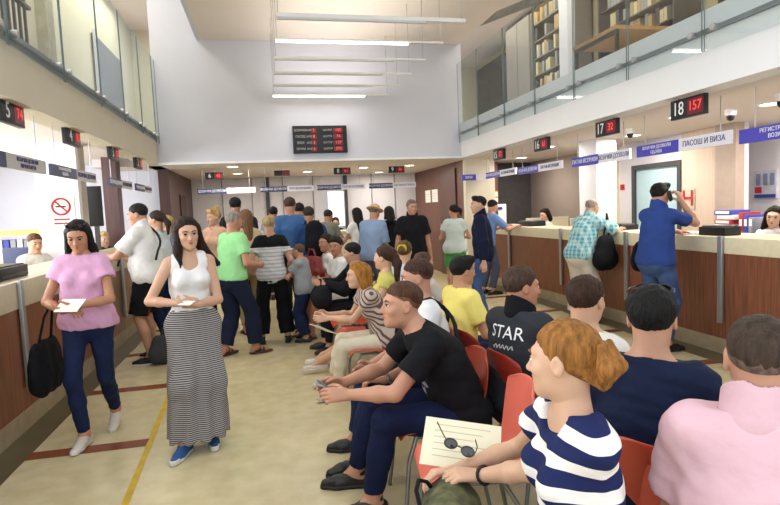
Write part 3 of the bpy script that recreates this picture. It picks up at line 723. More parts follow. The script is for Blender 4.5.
# ------------------------------------------------------------------ number displays
LEDF = M('red led field', '6c1020', rough=.3, var=.02, emit=.12); LED = M('lit red digit', 'ff5048', rough=.4, var=0, emit=.45); WTXT = M('white lettering', 'e8e8e8', rough=.5, var=0, emit=0)
def display(face, x, y, z, num, led, label, wd=.42, h=.18, near=None):
    E = thing('number_display', label, 'display', (x, y, z), group='queue number displays'); o = E.location; fx = {'-X': -1, '+X': 1}.get(face, 0)
    T = .05
    if fx:
        B(o).box(x-T/2, x+T/2, y-wd/2, y+wd/2, z-h/2, z+h/2).make('housing', BLACK, E, bevel=.004)
        ny = y+fx*-.0+(.25*wd if fx < 0 else -.25*wd); ly = y-(.25*wd if fx < 0 else -.25*wd)
        B(o).box(*sorted((x+fx*T/2, x+fx*(T/2+.003))), ly-wd*.22, ly+wd*.22, z-h*.38, z+h*.38).make('led_field', LEDF, E)
        if num: 
            t = text(num, h*.95, (x+fx*(T/2+.004)-x, ny-y, -.002), face, WTXT, E, name='desk_number', sx=.85)
        t = text(led, h*.66, (fx*(T/2+.006), ly-y, 0), face, LED, E, name='led_digits', sx=.9)
        for q in (-.3, .3): B(o).tube([(x, y+q*wd, z+h/2), (x, y+q*wd, 2.58)], .006).make('hanger', STEEL, E)
    else:
        B(o).box(x-wd/2, x+wd/2, y-T/2, y+T/2, z-h/2, z+h/2).make('housing', BLACK, E, bevel=.004)
        B(o).box(x, x+wd*.45, y-T/2-.003, y-T/2, z-h*.38, z+h*.38).make('led_field', LEDF, E)
        text(led, h*.66, (wd*.22, -T/2-.006, 0), '-Y', LED, E, name='led_digits', sx=.9)
        if num: text(num, h*.9, (-wd*.25, -T/2-.004, 0), '-Y', WTXT, E, name='desk_number', sx=.85)
        B(o).tube([(x, y, z+h/2), (x, y, 2.58)], .006).make('hanger', STEEL, E)
    return E
display('+X', -1.95, 5.06, 2.49, '5', '74', 'black hanging number display reading 5 over the left counter', h=.19)
display('+X', -1.95, 6.50, 2.49, '4', '93', 'hanging number display with lit red field, second along the left counter')
display('+X', -1.95, 8.12, 2.49, '3', '52', 'hanging number display, third along the left counter', wd=.4)
display('+X', -1.95, 9.58, 2.49, '2', '18', 'hanging number display, fourth and small along the left counter', wd=.4)
display('-X', 4.02, 4.71, 2.45, '18', '157', 'number display reading 18 with red digits above the phone caller', wd=.44, h=.19)
display('-X', 4.02, 6.03, 2.45, '17', '32', 'number display reading 17 with red digits over the right counter', wd=.42)
display('-X', 4.02, 7.65, 2.45, '16', '61', 'number display reading 16 over the right counter, third from front', wd=.42)
display('-X', 4.02, 9.2, 2.46, '15', '27', 'number display reading 15 over the right counter, fourth from front', wd=.42)
display('-Y', -1.0, 12.0, 2.42, '6', '45', 'small hanging display over far counter, leftmost, above the green shirt', wd=.36, h=.14)
display('-Y', .36, 12.0, 2.44, '', '', 'small dark hanging display over far counter above the denim shirt', wd=.32, h=.11)
display('-Y', 1.63, 12.0, 2.45, '8', '61', 'small hanging display over far counter above the man in the straw hat', wd=.36, h=.14)
display('-Y', 2.82, 12.0, 2.45, '9', '36', 'small hanging display over far counter above the black polo shirt', wd=.36, h=.14)
# ------------------------------------------------------------------ banners over the desks
NAVY = M('navy sign face', '30365e', rough=.4, var=.02); BLUE = M('royal blue sign face', '4a45b4', rough=.4, var=.02); LGREY = M('pale grey sign face', 'b9b7b4', rough=.4, var=.02); WSIGN = M('white sign face', 'e6e3ee', rough=.4, var=.01); NTXT = M('dark sign letters', '55557c')
def banner(face, x, y, z, L, h, tl, tr, label, c1, c2, swap=False):
    E = thing('desk_sign', label, 'sign', (x, y, z)); fx = {'-X': -1, '+X': 1}.get(face, 0); o = E.location; T = .03
    for i, (t, mt, tm) in enumerate(((tl, c1, WTXT), (tr, c2, NTXT))):
        s_ = -1 if i == 0 else 1           # viewer's left or right half
        if fx: 
            dy = s_*(1 if fx > 0 else -1)*L/4
            B(o).box(x-T/2, x+T/2, y+dy-L/4+.004, y+dy+L/4-.004, z-h/2, z+h/2).make('sign_face', mt, E)
            lines = t.split('|')
            for j, ln in enumerate(lines): text(ln, h*(.62 if len(lines) == 1 else .4), (fx*(T/2+.002), dy, (0 if len(lines) == 1 else h*(.2-.42*j))), face, tm, E, sx=min(.9, .45*L/(len(ln)*h*(.62 if len(lines) == 1 else .4)*.62)))
        else:
            B(o).box(x+s_*L/4-L/4, x+s_*L/4+L/4, y-T/2, y+T/2, z-h/2, z+h/2).make('sign_face', mt, E)
            if t: text(t, h*.6, (s_*L/4, -T/2-.003, 0), '-Y', tm, E, sx=.8)
    for q in (-.4, .4):
        p = (x, y+q*L) if fx else (x+q*L, y)
        B(o).tube([(p[0], p[1], z+h/2), (p[0], p[1], 2.6)], .005, 6).make('hanger', STEEL, E)
    return E
T1, T2, T3 = 'РЕГИСТРАЦИЈА|ВОЗИЛА', 'ВОЗАЧКИ ДОЗВОЛИ', 'ПАТНИ ИСПРАВИ'
banner('+X', -1.98, 4.96, 2.11, 1.62, .12, T3+'|ОДЈАВА', T2+'|ЛИЧНИ КАРТИ', 'navy and pale grey desk sign nearest on the left, under display 5', NAVY, LGREY)
banner('+X', -1.98, 6.62, 2.11, 1.42, .11, T3+'|ОДЈАВА', T2, 'navy and grey desk sign over the no-smoking panel, left side', NAVY, LGREY)
banner('+X', -1.98, 8.55, 2.11, 1.25, .11, T2, T3, 'navy and grey desk sign, third on the left, by the black screen', NAVY, LGREY)
banner('+X', -1.98, 10.05, 2.11, 1.2, .11, T2, T3, 'navy and grey desk sign, fourth and farthest on the left', NAVY, LGREY)
banner('-X', 4.38, 3.65, 2.13, 1.66, .13, T1, T2, 'blue and white desk sign cut by the right picture edge', BLUE, WSIGN)
banner('-X', 4.38, 5.27, 2.15, 1.4, .13, T2+'|ОДЈАВА', 'ПАСОШ И ВИЗА', 'blue and white desk sign over the man on the phone', BLUE, WSIGN)
banner('-X', 4.38, 6.76, 2.15, 1.32, .13, T3, T2, 'blue and white desk sign over the bald plaid shirt man', BLUE, WSIGN)
banner('-X', 4.38, 8.46, 2.16, 1.5, .12, T2, T3, 'blue and white desk sign over the dark-haired clerk at the far right', BLUE, WSIGN)
banner('-X', 4.38, 10.0, 2.18, 1.4, .12, T2, T3, 'blue and white desk sign at the far end of the right counter', BLUE, WSIGN)
banner('-Y', 4.3, 11.08, 2.18, .62, .12, 'ВИЗИ', '', 'short desk sign in front of the cream niche wall', BLUE, WSIGN)
for x0, x1, q in ((-1.35, -.2, 'above the green shirt'), (-.1, 1.0, 'above the denim shirt'), (1.08, 2.1, 'above the straw hat'), (2.2, 3.25, 'above the black polo shirt')):
    banner('-Y', (x0+x1)/2, 12.0, 2.11, x1-x0, .11, T2, T3, 'small navy and white sign over far counter, '+q, NAVY, WSIGN)
# ------------------------------------------------------------------ wall board
E = thing('information_board', 'large black electronic board with red numbers on the far white wall', 'display', (1.07, 10.72, 2.96)); o = E.location
B(o).box(.56, 1.58, 10.72, 10.798, 2.71, 3.22).make('housing', BLACK, E, bevel=.006)
for i in range(4):
    z = 3.13-i*.115
    for xx, dg in ((.95, '7'), (1.41, '12')):
        B(o).box(xx-.05-(.04 if xx > 1 else 0), xx+.05+(.04 if xx > 1 else 0), 10.714, 10.72, z-.042, z+.042).make('led_field', LEDF, E)
    text(('ВОЗАЧКИ', 'ПАСОШ', 'ВИЗИ', 'ЛИЧНИ')[i], .06, (.70-1.07, -.024, z-2.96), '-Y', LGREY, E, sx=.8); text('ШАЛТЕР', .045, (.84-1.07+.02, -.024, z-2.96), '-Y', LGREY, E, sx=.5); text('ШАЛТЕР', .05, (1.21-1.07, -.024, z-2.96), '-Y', LGREY, E, sx=.8)
    text(('5', '8', '3', '6')[i], .075, (.95-1.07, -.03, z-2.96), '-Y', LED, E, name='led_digits'); text(('102', '74', '137', '093')[i], .075, (1.41-1.07, -.03, z-2.96), '-Y', LED, E, name='led_digits')
# ------------------------------------------------------------------ hanging linear lamps
LAMP = M('lit lamp diffuser', 'fffdf0', rough=.4, var=0, emit=7); LAMPOFF = M('unlit lamp diffuser', 'c9c9cb', rough=.4, var=0)
nm = ('first and thickest', 'second, lit', 'third, unlit', 'fourth, unlit', 'fifth, unlit', 'sixth and lowest, lit')
for i in range(6):
    y = 6.27+i*.815; z = 3.7; x0, x1 = .22, 2.36
    E = thing('linear_pendant_lamp', 'long white bar lamp under the ceiling, %s in the row' % nm[i], 'pendant lamp', ((x0+x1)/2, y, z), group='bar lamps hanging in a row'); o = E.location
    lit = i in (1, 5); r = .022 if i == 0 else .012
    B(o).box(x0, x1, y-r, y+r, z, z+2*r).make('housing', WHITEP, E, bevel=.004)
    B(o).box(x0+.01, x0+.78*(x1-x0), y-.016, y+.016, z-.022, z).make('diffuser', LAMP if lit else LAMPOFF, E)
    for xx in (x0+.02, x1-.04): B(o).tube([(xx, y, z+.03), (xx, y, 4.78)], .004, 6).make('cable', STEEL, E)
# ------------------------------------------------------------------ downlights and cameras on right soffit
DL = M('lit downlight', 'fff6e6', rough=.4, var=0, emit=9)
def down(x, y, z, label, power=22, r=.11, rgbc=(1, .92, .82)):
    E = thing('downlight', label, 'ceiling light', (x, y, z), group='recessed round downlights')
    B(E.location).lathe((x, y, z-.012), [(r+.02, .012), (r+.02, .004), (r, 0), (r, .012)], 20).make('ring', WHITEP, E)
    B(E.location).lathe((x, y, z-.006), [(r-.01, 0), (r-.01, .004)], 20).make('lens', DL, E)
    ld = bpy.data.lights.new('downlight_lamp', 'AREA'); ld.shape = 'DISK'; ld.size = .22; ld.energy = power; ld.color = rgbc
    lo = bpy.data.objects.new('downlight_lamp', ld); COL.objects.link(lo); lo.location = (0, 0, -.02); lo.parent = E
for x, y, q in ((4.9, 5.9, 'on the right, below number display 18'), (5.38, 5.1, 'at the upper right picture edge'), (5.5, 7.6, 'on the right, left of the dome camera'), (4.82, 8.96, 'on the right, over the dark-haired clerk'), (5.3, 11.0, 'on the right, at the far end'), (5.6, 3.0, 'on the right, nearest the camera'), (6.55, 5.4, 'added on the right to brighten the office wall')): down(x, y, 2.56, 'round lit downlight '+q, 30)  # the last one is an added light that lifts the white office wall
for x, y, q in ((-.6, 13.4, 'leftmost over far counter'), (1.0, 13.4, 'second over far counter'), (2.2, 12.6, 'third over far counter, above the hat'), (3.2, 12.3, 'rightmost over far counter'), (-.6, 11.5, 'near left end of the far soffit'), (2.9, 14.3, 'deepest by the brown wall')): down(x, y, 2.56, 'round lit downlight '+q, 24)
for y, q in ((3.0, 'nearest'), (6.0, 'middle'), (9.4, 'farthest')): down(-3.4, y, 2.70, 'round lit downlight over the left office, '+q, 20)
def dome(x, y, label):
    E = thing('security_camera', label, 'security camera', (x, y, 2.56), group='ceiling cameras')
    B(E.location).lathe((x, y, 2.49), [(.045, 0), (.06, .02), (.06, .07)], 16).make('base', WHITEP, E)
    B(E.location).lathe((x, y, 2.43), [(.01, 0), (.03, .01), (.042, .035), (.045, .06)], 16).make('dome', BLACK, E)
dome(4.95, 6.9, 'white dome camera with black lens above the blue door'); dome(5.0, 4.62, 'white dome camera with black lens at the upper right'); dome(5.2, 5.45, 'small dome camera beside the beige striped wall')
# ------------------------------------------------------------------ wall signs
RED = M('red sign', 'b3222b', rough=.5, var=.02); BLUEP = M('blue sign', '2c3f8a', rough=.5, var=.02)
def nosmoke(pt, face, r, label):
    E = thing('no_smoking_sign', label, 'sign', pt); v = B(pt); n_ = {'-Y': (0, -1), '-X': (-1, 0)}[face]; a_ = (1, 0) if face == '-Y' else (0, 1)
    def P(u, w_, d): return (pt[0]+a_[0]*u+n_[0]*d, pt[1]+a_[1]*u+n_[1]*d, pt[2]+w_)
    if face == '-Y': B(pt).box(pt[0]-r*1.5, pt[0]+r*1.5, pt[1]-.006, pt[1], pt[2]-r*2.6, pt[2]+r*1.5).make('plate', PAPER, E)
    else: B(pt).box(pt[0]-.006, pt[0], pt[1]-r*1.5, pt[1]+r*1.5, pt[2]-r*2.6, pt[2]+r*1.5).make('plate', PAPER, E)
    B(pt).tube([P(r*math.cos(t*PI/12), r*math.sin(t*PI/12), .01) for t in range(24)], r*.13, 6, closed=True).make('ring', RED, E)
    B(pt).tube([P(-r*.7, r*.7, .012), P(r*.7, -r*.7, .012)], r*.1, 6).make('bar', RED, E)
    B(pt).tube([P(-r*.6, 0, .01), P(r*.55, 0, .01)], r*.1, 6).make('cigarette', DGREY, E)
    for j in (0, 1): B(pt).tube([P(-r*.9, -r*(1.6+.5*j), .008), P(r*.9, -r*(1.6+.5*j), .008)], r*.1, 6).make('caption_line', RED, E)
nosmoke((-2.75, 8.49, 1.82), '-Y', .11, 'red ring no-smoking sign on white panel behind the pink top woman')
nosmoke((6.19, 9.3, 2.02), '-X', .13, 'red ring no-smoking sign on cream wall above the plaid shirt man')
E = thing('letter_sign', 'red capital H sign on the beige wall behind the phone caller', 'sign', (6.2, 7.28, 1.56)); B(E.location).box(6.2, 6.215, 7.16, 7.40, 1.41, 1.71).make('plate', M('beige plate', 'cbbbaa'), E); text('H', .34, (-.01, 0, 0), '-X', RED, E, ex=.004)
E = thing('wall_label', 'small red square label on the wall left of the blue door', 'label', (6.29, 9.0, 1.83)); B(E.location).box(6.28, 6.3, 8.95, 9.05, 1.76, 1.86).make('plate', RED, E)
E = thing('poster', 'poster with blue lower edge on white wall at the far right', 'poster', (7.08, 6.8, 1.7)); o = E.location
B(o).box(7.07, 7.1, 6.6, 6.97, 1.52, 1.92).make('sheet', M('pale poster', 'c8cbd8'), E); B(o).box(7.06, 7.07, 6.61, 6.96, 1.53, 1.58).make('blue_band', BLUEP, E); B(o).box(7.06, 7.07, 6.84, 6.95, 1.6, 1.69).make('red_picture', RED, E)
for yy in (6.63, 6.74, 6.86): B(o).box(7.06, 7.07, yy, yy+.07, 1.71, 1.88).make('grey_picture', M('poster grey', '8187a0'), E)
for yy, q in ((13.95, 'left'), (13.35, 'right')):
    E = thing('notice_sheet', 'white notice sheet on the brown wall, %s of the pair' % q, 'notice', (4.08, yy, 1.9)); B(E.location).box(4.085, 4.1, yy-.22, yy+.22, 1.72, 2.03).make('sheet', PAPER, E)
    for zz in (1.8, 1.86, 1.92): B(E.location).box(4.08, 4.085, yy-.16, yy+.16, zz, zz+.012).make('text_line', LGREY, E)
E = thing('notice_board', 'orange and cream notice board behind the counter end near the blue-shirted customer', 'notice board', (5.0, 11.88, 1.7)); o = E.location
B(o).box(4.78, 5.12, 11.86, 11.9, 1.62, 1.9).make('frame', M('orange sheet', 'd99a6a'), E)
for x in (4.81, 4.92, 5.03):
    for z in (1.65, 1.78): B(o).box(x, x+.08, 11.85, 11.86, z, z+.09).make('sheet', PAPER, E)
E = thing('vending_panel', 'white information stand behind the counter end', 'stand', (5.0, 11.7, 0)); B(E.location).box(4.8, 5.2, 11.6, 11.8, 0, 1.6).make('cabinet', WHITEP, E, bevel=.01); B(E.location).box(4.85, 5.0, 11.59, 11.6, 1.2, 1.45).make('screen', DGREY, E); B(E.location).box(4.95, 5.1, 11.585, 11.6, 1.48, 1.54).make('label', BLUEP, E)
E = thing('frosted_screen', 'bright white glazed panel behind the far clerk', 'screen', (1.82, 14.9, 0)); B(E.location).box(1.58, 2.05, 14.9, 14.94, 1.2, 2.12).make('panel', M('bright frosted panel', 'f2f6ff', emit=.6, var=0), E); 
for q in (1.58, 2.03): B(E.location).box(q, q+.02, 14.88, 14.96, 0, 2.14).make('frame', STEEL, E)
E = thing('black_screen', 'tall black freestanding screen behind the left counter', 'screen', (-2.6, 9.6, 0)); B(E.location).box(-2.75, -2.53, 9.6, 9.66, 1.52, 2.15).make('panel', M('matt black', '0f0f12', rough=.7), E, bevel=.01); B(E.location).box(-2.66, -2.60, 9.6, 9.66, 0, 1.52).make('pole', DGREY, E)
# ------------------------------------------------------------------ desk things
def monitor(x, y, z, rz, label, wd=.5, h=.3):
    E = thing('computer_monitor', label, 'monitor', (x, y, z), rz)
    B().box(-wd/2, wd/2, -.03, .0, .05, .05+h).make('screen', BLACK, E, bevel=.006); B().box(-.03, .03, 0, .05, 0, .18).make('stand', BLACK, E); B().box(-.12, .12, -.08, .1, 0, .012).make('foot', BLACK, E)
def printer(x, y, z, rz, label, wd=.42, dp=.3, h=.09):
    E = thing('document_scanner', label, 'office machine', (x, y, z), rz); B().box(-wd/2, wd/2, -dp/2, dp/2, 0, h).make('body', BLACK, E, bevel=.012); B().box(-wd/2+.03, wd/2-.03, -dp/2+.02, dp/2-.02, h, h+.012).make('lid', DGREY, E, bevel=.004); B().box(-.15, .15, -dp/2-.004, -dp/2, .02, .04).make('slot', DGREY, E)
printer(-2.2, 5.05, 1.16, PI/2, 'black flat office machine on the left counter at the picture edge', .7, .3, .10)
printer(4.62, 4.98, 1.18, PI/2, 'black flat office machine on right counter beside papers', .36, .2)
E = thing('side_desk', 'pale side desk behind the right counter carrying the binders', 'desk', (5.75, 5.9, 0)); o = E.location
B(o).box(5.45, 6.1, 5.5, 6.3, 1.08, 1.12).make('desk_top', STONE, E)
for x in (5.5, 6.05):
    for y in (5.55, 6.25): B(o).box(x-.02, x+.02, y-.02, y+.02, 0, 1.08).make('leg', STEEL, E)
printer(4.80, 6.95, 1.18, PI/2, 'black flat office machine behind the plaid shirt man', .5, .25, .07)
printer(4.7, 9.4, 1.18, PI/2, 'black flat office machine at the far end of the right counter', .5)
BND = [M('binder blue', '3a46a0'), M('binder red', 'a8323c'), M('binder white', 'd8d8dc'), M('binder grey', '8d909c')]
rr = random.Random(7)
for i in range(5):
    z = 1.12+i*.058; cc = BND[(3, 2, 1, 2, 0, 0)[i]]
    E = thing('binder', '%s binder lying in the pile behind the right counter, %s' % (('grey', 'white', 'red', 'white', 'blue', 'blue')[i], ('at the bottom', 'second from bottom', 'in the middle', 'second from top', 'on top', '')[i]), 'binder', (5.64+rr.uniform(-.02, .02), 5.86+rr.uniform(-.03, .03), z), rr.uniform(-.15, .15), group='binders piled behind the right counter')
    B().box(-.13, .13, -.15, .15, 0, .055).make('cover', cc, E, bevel=.006); B().box(-.125, -.131, -.12, .12, .012, .044).make('label', PAPER, E)
for i in range(3):
    E = thing('binder', ('red', 'blue', 'grey')[i]+' binder standing beside the pile behind the right counter', 'binder', (5.64, 5.62-.07*i, 1.12), 0, group='binders standing on the side desk'); B().box(-.13, .13, -.03, .03, 0, .26-.03*i).make('cover', BND[(1, 0, 3)[i]], E, bevel=.006); B().box(-.131, -.125, -.02, .02, .1, .18).make('label', PAPER, E)
E = thing('office_chair', 'tan high-backed office chair beside the clerk at the right edge', 'chair', (6.3, 5.75, 0), PI/2)
B().box(-.25, .25, -.25, .25, .5, .58).make('seat', M('tan fabric', 'b89a72'), E, bevel=.03); B().box(-.24, .24, -.3, -.22, .62, 1.36).make('backrest', M('tan fabric', 'b89a72'), E, bevel=.03); B().tube([(0, 0, .1), (0, 0, .5)], .03).make('post', BLACK, E)
for a in range(5): B().tube([(0, 0, .1), (.28*math.cos(a*1.257), .28*math.sin(a*1.257), .03)], .02).make('base_leg', BLACK, E)
# left shelf with binders
E = thing('shelving_unit', 'low yellow-topped shelf of files by the left windows', 'shelf', (-4.2, 9.4, 0)); o = E.location
B(o).box(-4.5, -3.3, 9.2, 9.6, 1.44, 1.52).make('top', M('yellow top', 'd8c070'), E); B(o).box(-4.5, -3.3, 9.2, 9.6, 1.02, 1.06).make('shelf', M('yellow top', 'd8c070'), E)
for x in (-4.5, -3.34): B(o).box(x, x+.04, 9.2, 9.6, 0, 1.44).make('side', M('yellow top', 'd8c070'), E)
for i in range(12):
    x = -4.44+i*.09; q = B((x, 9.3, 1.06)).box(x, x+.07, 9.25, 9.5, 1.06, 1.38).make('binder', BND[(3, 2, 0, 3, 2)[i % 5]]); q.location = (x, 9.3, 1.06); tag(q, 'upright binder in the row on the shelf by the left windows', 'binder', 'binders on the left shelf')
E = thing('office_chair', 'navy blue office chair behind the left counter', 'chair', (-3.3, 8.0, 0), -.4)
B().box(-.25, .25, -.25, .25, .5, .58).make('seat', M('navy fabric', '1d2450'), E, bevel=.03); B().box(-.24, .24, .2, .28, .62, 1.3).make('backrest', M('navy fabric', '1d2450'), E, bevel=.03); B().tube([(0, 0, .05), (0, 0, .5)], .03).make('post', BLACK, E)
for a in range(5): B().tube([(0, 0, .1), (.28*math.cos(a*1.257), .28*math.sin(a*1.257), .03)], .02).make('base_leg', BLACK, E)
# desk partitions behind right counter
for x0, x1, y, q in ((5.2, 6.1, 8.9, 'near the dark-haired clerk'), (5.0, 5.9, 10.2, 'at the far end')):
    E = thing('desk_partition', 'low ivory desk partition behind the right counter '+q, 'partition', (x0, y, 0)); B(E.location).box(x0, x1, y, y+.04, 0, 1.28).make('panel', STONE, E); B(E.location).box(x0, x1, y-.01, y+.05, 1.28, 1.3).make('cap', CREAM, E)
# papers on counters
def papers(x, y, z, rz, label, n_=3, wd=.21, h=.3):
    E = thing('paper_sheets', label, 'papers', (x, y, z), rz); r_ = random.Random(int(x*50))
    for i in range(n_):
        a = r_.uniform(-.4, .4); B().obox((r_.uniform(-.03, .03), r_.uniform(-.03, .03), .002+i*.003), (wd, h, .002), rz=a).make('sheet', PAPER, E)
papers(4.6, 5.45, 1.18, .3, 'loose white papers spread on right counter before the phone caller', 5, .3, .4)
papers(-2.15, 6.75, 1.16, .2, 'white papers under the hands of the white polo man', 2)
papers(4.6, 4.0, 1.18, .1, 'small stack of white forms on right counter near the binders', 2, .12, .15)
# ------------------------------------------------------------------ lights
def area(name, loc, rx, ry, sx, sy, en, col=(1, 1, 1)):
    l = bpy.data.lights.new(name, 'AREA'); l.shape = 'RECTANGLE'; l.size = sx; l.size_y = sy; l.energy = en; l.color = col
    o = bpy.data.objects.new(name, l); COL.objects.link(o); o.location = loc; o.rotation_euler = (rx, ry, 0); return o
area('window_daylight', (-5.2, 5.5, 1.9), 0, -PI/2, 1.6, 10, 400, (.93, .97, 1))
area('gallery_light_left', (-2.4, 9, 6.1), 0, 0, .8, 9, 150, (1, .95, .8))
area('gallery_light_right', (5.2, 9, 5.6), 0, 0, 1.6, 9, 170, (1, .93, .75))
area('slot_daylight', (-1.45, 7, 6.3), 0, 0, .7, 7, 30, (.95, .98, 1))
for yy in (7.08, 10.34): area('pendant_lamp_light', (1.1, yy, 3.66), 0, 0, 1.6, .05, 16 if yy < 8 else 7, (1, .97, .9))
for i in range(6): area('ceiling_fill', (1.3, 6.27+i*.815, 3.78), PI, 0, 1.9, .05, 9, (1, .96, .9))  # added fill lights above the bar lamps, brightening the beige ceiling

trim(B().box(-1.86, -1.84, -1.5, 10.78, 2.98, 3.0), GREYL) if False else trim(B().box(-2.1, -1.86, -1.5, 15.2, 2.98, 3.1), M('grey slab edge', '8f9290', rough=.6))
# ------------------------------------------------------------------ chairs
ORANGE = M('orange plastic', 'b8452c', rough=.32, var=.02, spec=.5); SALMON = M('salmon plastic', 'd9705e', rough=.32, var=.02, spec=.5); RUST = M('rust red plastic', '8e2f22', rough=.35, var=.02)
CHROME = M('grey tube steel', '8b8b8a', rough=.3, metal=.8, var=.02)
def make_chair(label, x, y, deg, mat, group=None):
    E = thing('waiting_chair', label, 'chair', (x, y, 0), math.radians(deg), group)
    prof = [(.235, .405, .185), (.225, .428, .2), (.17, .44, .21), (.05, .432, .215), (-.08, .428, .21), (-.15, .435, .2), (-.195, .47, .19), (-.222, .53, .19), (-.245, .61, .205), (-.268, .70, .21), (-.285, .775, .195), (-.292, .815, .15)]
    n = 9; vs = []; fs = []
    for i, (py, pz, hw) in enumerate(prof):
        for j in range(n):
            v = -1+2*j/(n-1); seat = max(0, 1-i/6); back = max(0, (i-5)/6)
            vs.append((v*hw, py+back*.055*v*v, pz+seat*.03*v*v*(1 if i > 0 else .3)+(-.035*v**4 if i == len(prof)-1 else 0)))
    for i in range(len(prof)-1):
        for j in range(n-1): fs.append((i*n+j, i*n+j+1, (i+1)*n+j+1, (i+1)*n+j))
    o = mesh_obj('seat_shell', vs, fs, mat, E)
    a = o.modifiers.new('s', 'SOLIDIFY'); a.thickness = .009; a.offset = -1; c = o.modifiers.new('u', 'SUBSURF'); c.levels = c.render_levels = 2
    for sx in (1, -1):
        B().tube([(sx*.15, .15, .425), (sx*.17, .2, .3), (sx*.19, .235, .01)], .011, 10).make('leg', CHROME, E)
        B().tube([(sx*.15, -.1, .42), (sx*.17, -.17, .3), (sx*.19, -.225, .01)], .011, 10).make('leg', CHROME, E)
        B().tube([(sx*.15, .16, .418), (sx*.15, -.11, .414)], .011, 10).make('seat_rail', CHROME, E)
    B().tube([(-.15, .02, .414), (.15, .02, .414)], .011, 10).make('crossbar', CHROME, E)
    return E
# left row faces the left counter (+90), right row faces the right counter (-90), backs together
for y, m, l in ((1.36, ORANGE, 'orange plastic chair under the woman in the navy and white striped top'), (2.33, SALMON, 'empty salmon orange chair between the black T-shirt man and the striped top woman'),
                (2.87, ORANGE, 'orange plastic chair under the man in the black T-shirt'), (3.42, ORANGE, 'orange plastic chair under the man with the white T-shirt and strap'),
                (4.62, ORANGE, 'orange plastic chair under the blonde woman in cream trousers'), (5.2, ORANGE, 'orange plastic chair under the brown ponytail woman'), (5.78, ORANGE, 'orange plastic chair under the woman with the yellow hair band'),
                (6.45, RUST, 'plastic chair under the seated person in black with the black bag'), (7.05, RUST, 'plastic chair under the young man in white by the red bag'), (7.7, RUST, 'farthest chair of the left row, under the person holding the red bag')):
    make_chair(l, .84, y, 90+(-8 if y == 2.33 else (-14 if y == 1.36 else 0)), m)
for y, m, l in ((1.12, RUST, 'rust red chair under the man in the pink polo, lower right corner'), (1.66, ORANGE, 'orange chair under the man in the navy pullover'), (2.24, ORANGE, 'orange chair under the brown-haired man in the pale T-shirt'), (2.82, RUST, 'rust red chair under the man in the lettered dark jacket'),
                (3.4, RUST, 'empty rust red chair between the yellow shirt and the lettered jacket'), (3.98, RUST, 'rust red chair under the boy in the yellow shirt'), (5.78, RUST, 'chair of the right row under the woman with the yellow hair band'), (4.9, RUST, 'chair of the right row under the brown-haired person beyond the yellow shirt')):
    make_chair(l, 1.40 if y < 2 else 1.44, y, -62 if y < 2 else -84, m)
# ------------------------------------------------------------------ small carried things
def bagshape(pts, r, name, label, cat, loc, mat, rz=0, strap=None, h=.012, sr=.012, group=None, handlemat=None):
    E = thing(name, label, cat, loc, rz, group); S = Shape()
    for a, b, r1, r2, n, f in pts: S.seg(a, b, r1, r2, .04, n, f)
    if len(pts) == 2 and pts[0][4]: (a, b, r1, _, n, f), (c, d_, r3, _, _, _) = pts; S.seg(a, c, r1, r3, .05, n, f); S.seg(b, d_, r1, r3, .05, n, f); S.seg((V(*a)+V(*b))/2, (V(*c)+V(*d_))/2, r1*1.05, r3*1.05, .05, n, f)
    S.noise = folds(.005, .14, int(abs(loc[0])*90)); soft('body', S, h, mat, E)
    for st in (strap or []): B().tube(st, sr, 6).make('strap', handlemat or mat, E)
    return E
def booklet(label, loc, rz, tilt, w_, h_, name='paper_sheet', cat='paper', mat=PAPER, roll=0, lines=True):
    E = thing(name, label, cat, loc, rz); E.rotation_euler = (tilt, roll, rz)
    o = B().box(-w_/2, w_/2, -h_/2, h_/2, -.0012, .0012).make('sheet', mat, E)
    if lines:
        for i in range(6): B().box(-w_*.36, w_*(.36-.1*(i % 3)), h_*(.36-.13*i)-.0015, h_*(.36-.13*i)+.0015, .0012, .0016).make('print_line', M('faint print', 'b9b29c'), E)
    return E
def sunnies(j, p, yaw, label, sc=1., M_=None):
    """sunglasses: p = function giving a position for (x, y, z) in head-like units"""
    E = thing('sunglasses', label, 'sunglasses', p(0, 0, 0)); o = E.location
    for q in (1, -1):
        c = [p(q*(.034+.024*math.cos(t*PI/8)), 0, .019*math.sin(t*PI/8)) for t in range(16)]
        b = B(o); ctr = p(q*.034, .004, 0); b.add([ctr]+c, [(0, i+1, (i+1) % 16+1) for i in range(16)]); b.make('lens', M('smoked lens', '1b1116', rough=.08, spec=.8, var=0), E)
        B(o).tube(c, .0025, 6, closed=True).make('rim', BLACK, E)
        B(o).tube([p(q*.06, 0, .008), p(q*.072, -.05, .006), p(q*.074, -.11, -.004)], .002, 6).make('temple', BLACK, E)
    B(o).tube([p(-.01, .002, .004), p(.01, .002, .004)], .0025, 6).make('bridge', BLACK, E)
    return E
def tagw(o, name): return o
# ------------------------------------------------------------------ materials of clothes
PINK = cloth('orchid pink', 'cf9fc0'); WHT = cloth('white cotton', 'dfdedd'); JEAN = cloth('dark denim', '1c2748', var=.12, nscale=9); JEAN2 = cloth('mid denim', '3f5580', var=.12, nscale=9)
SKIRTM = stripes('thin grey striped jersey', 'a5a2a0', '333338', .0135, .5)
BLK = cloth('black cotton', '131418'); NAVC = cloth('navy cotton', '10162b'); GREEN = cloth('bright green', '93d08f'); CHAR = cloth('charcoal', '24252b')
SNK = M('blue canvas', '2c5590', rough=.8); SOLE = M('white rubber', 'd5d3cc', rough=.6); SNW = M('cream canvas', 'cfc8bb', rough=.8)
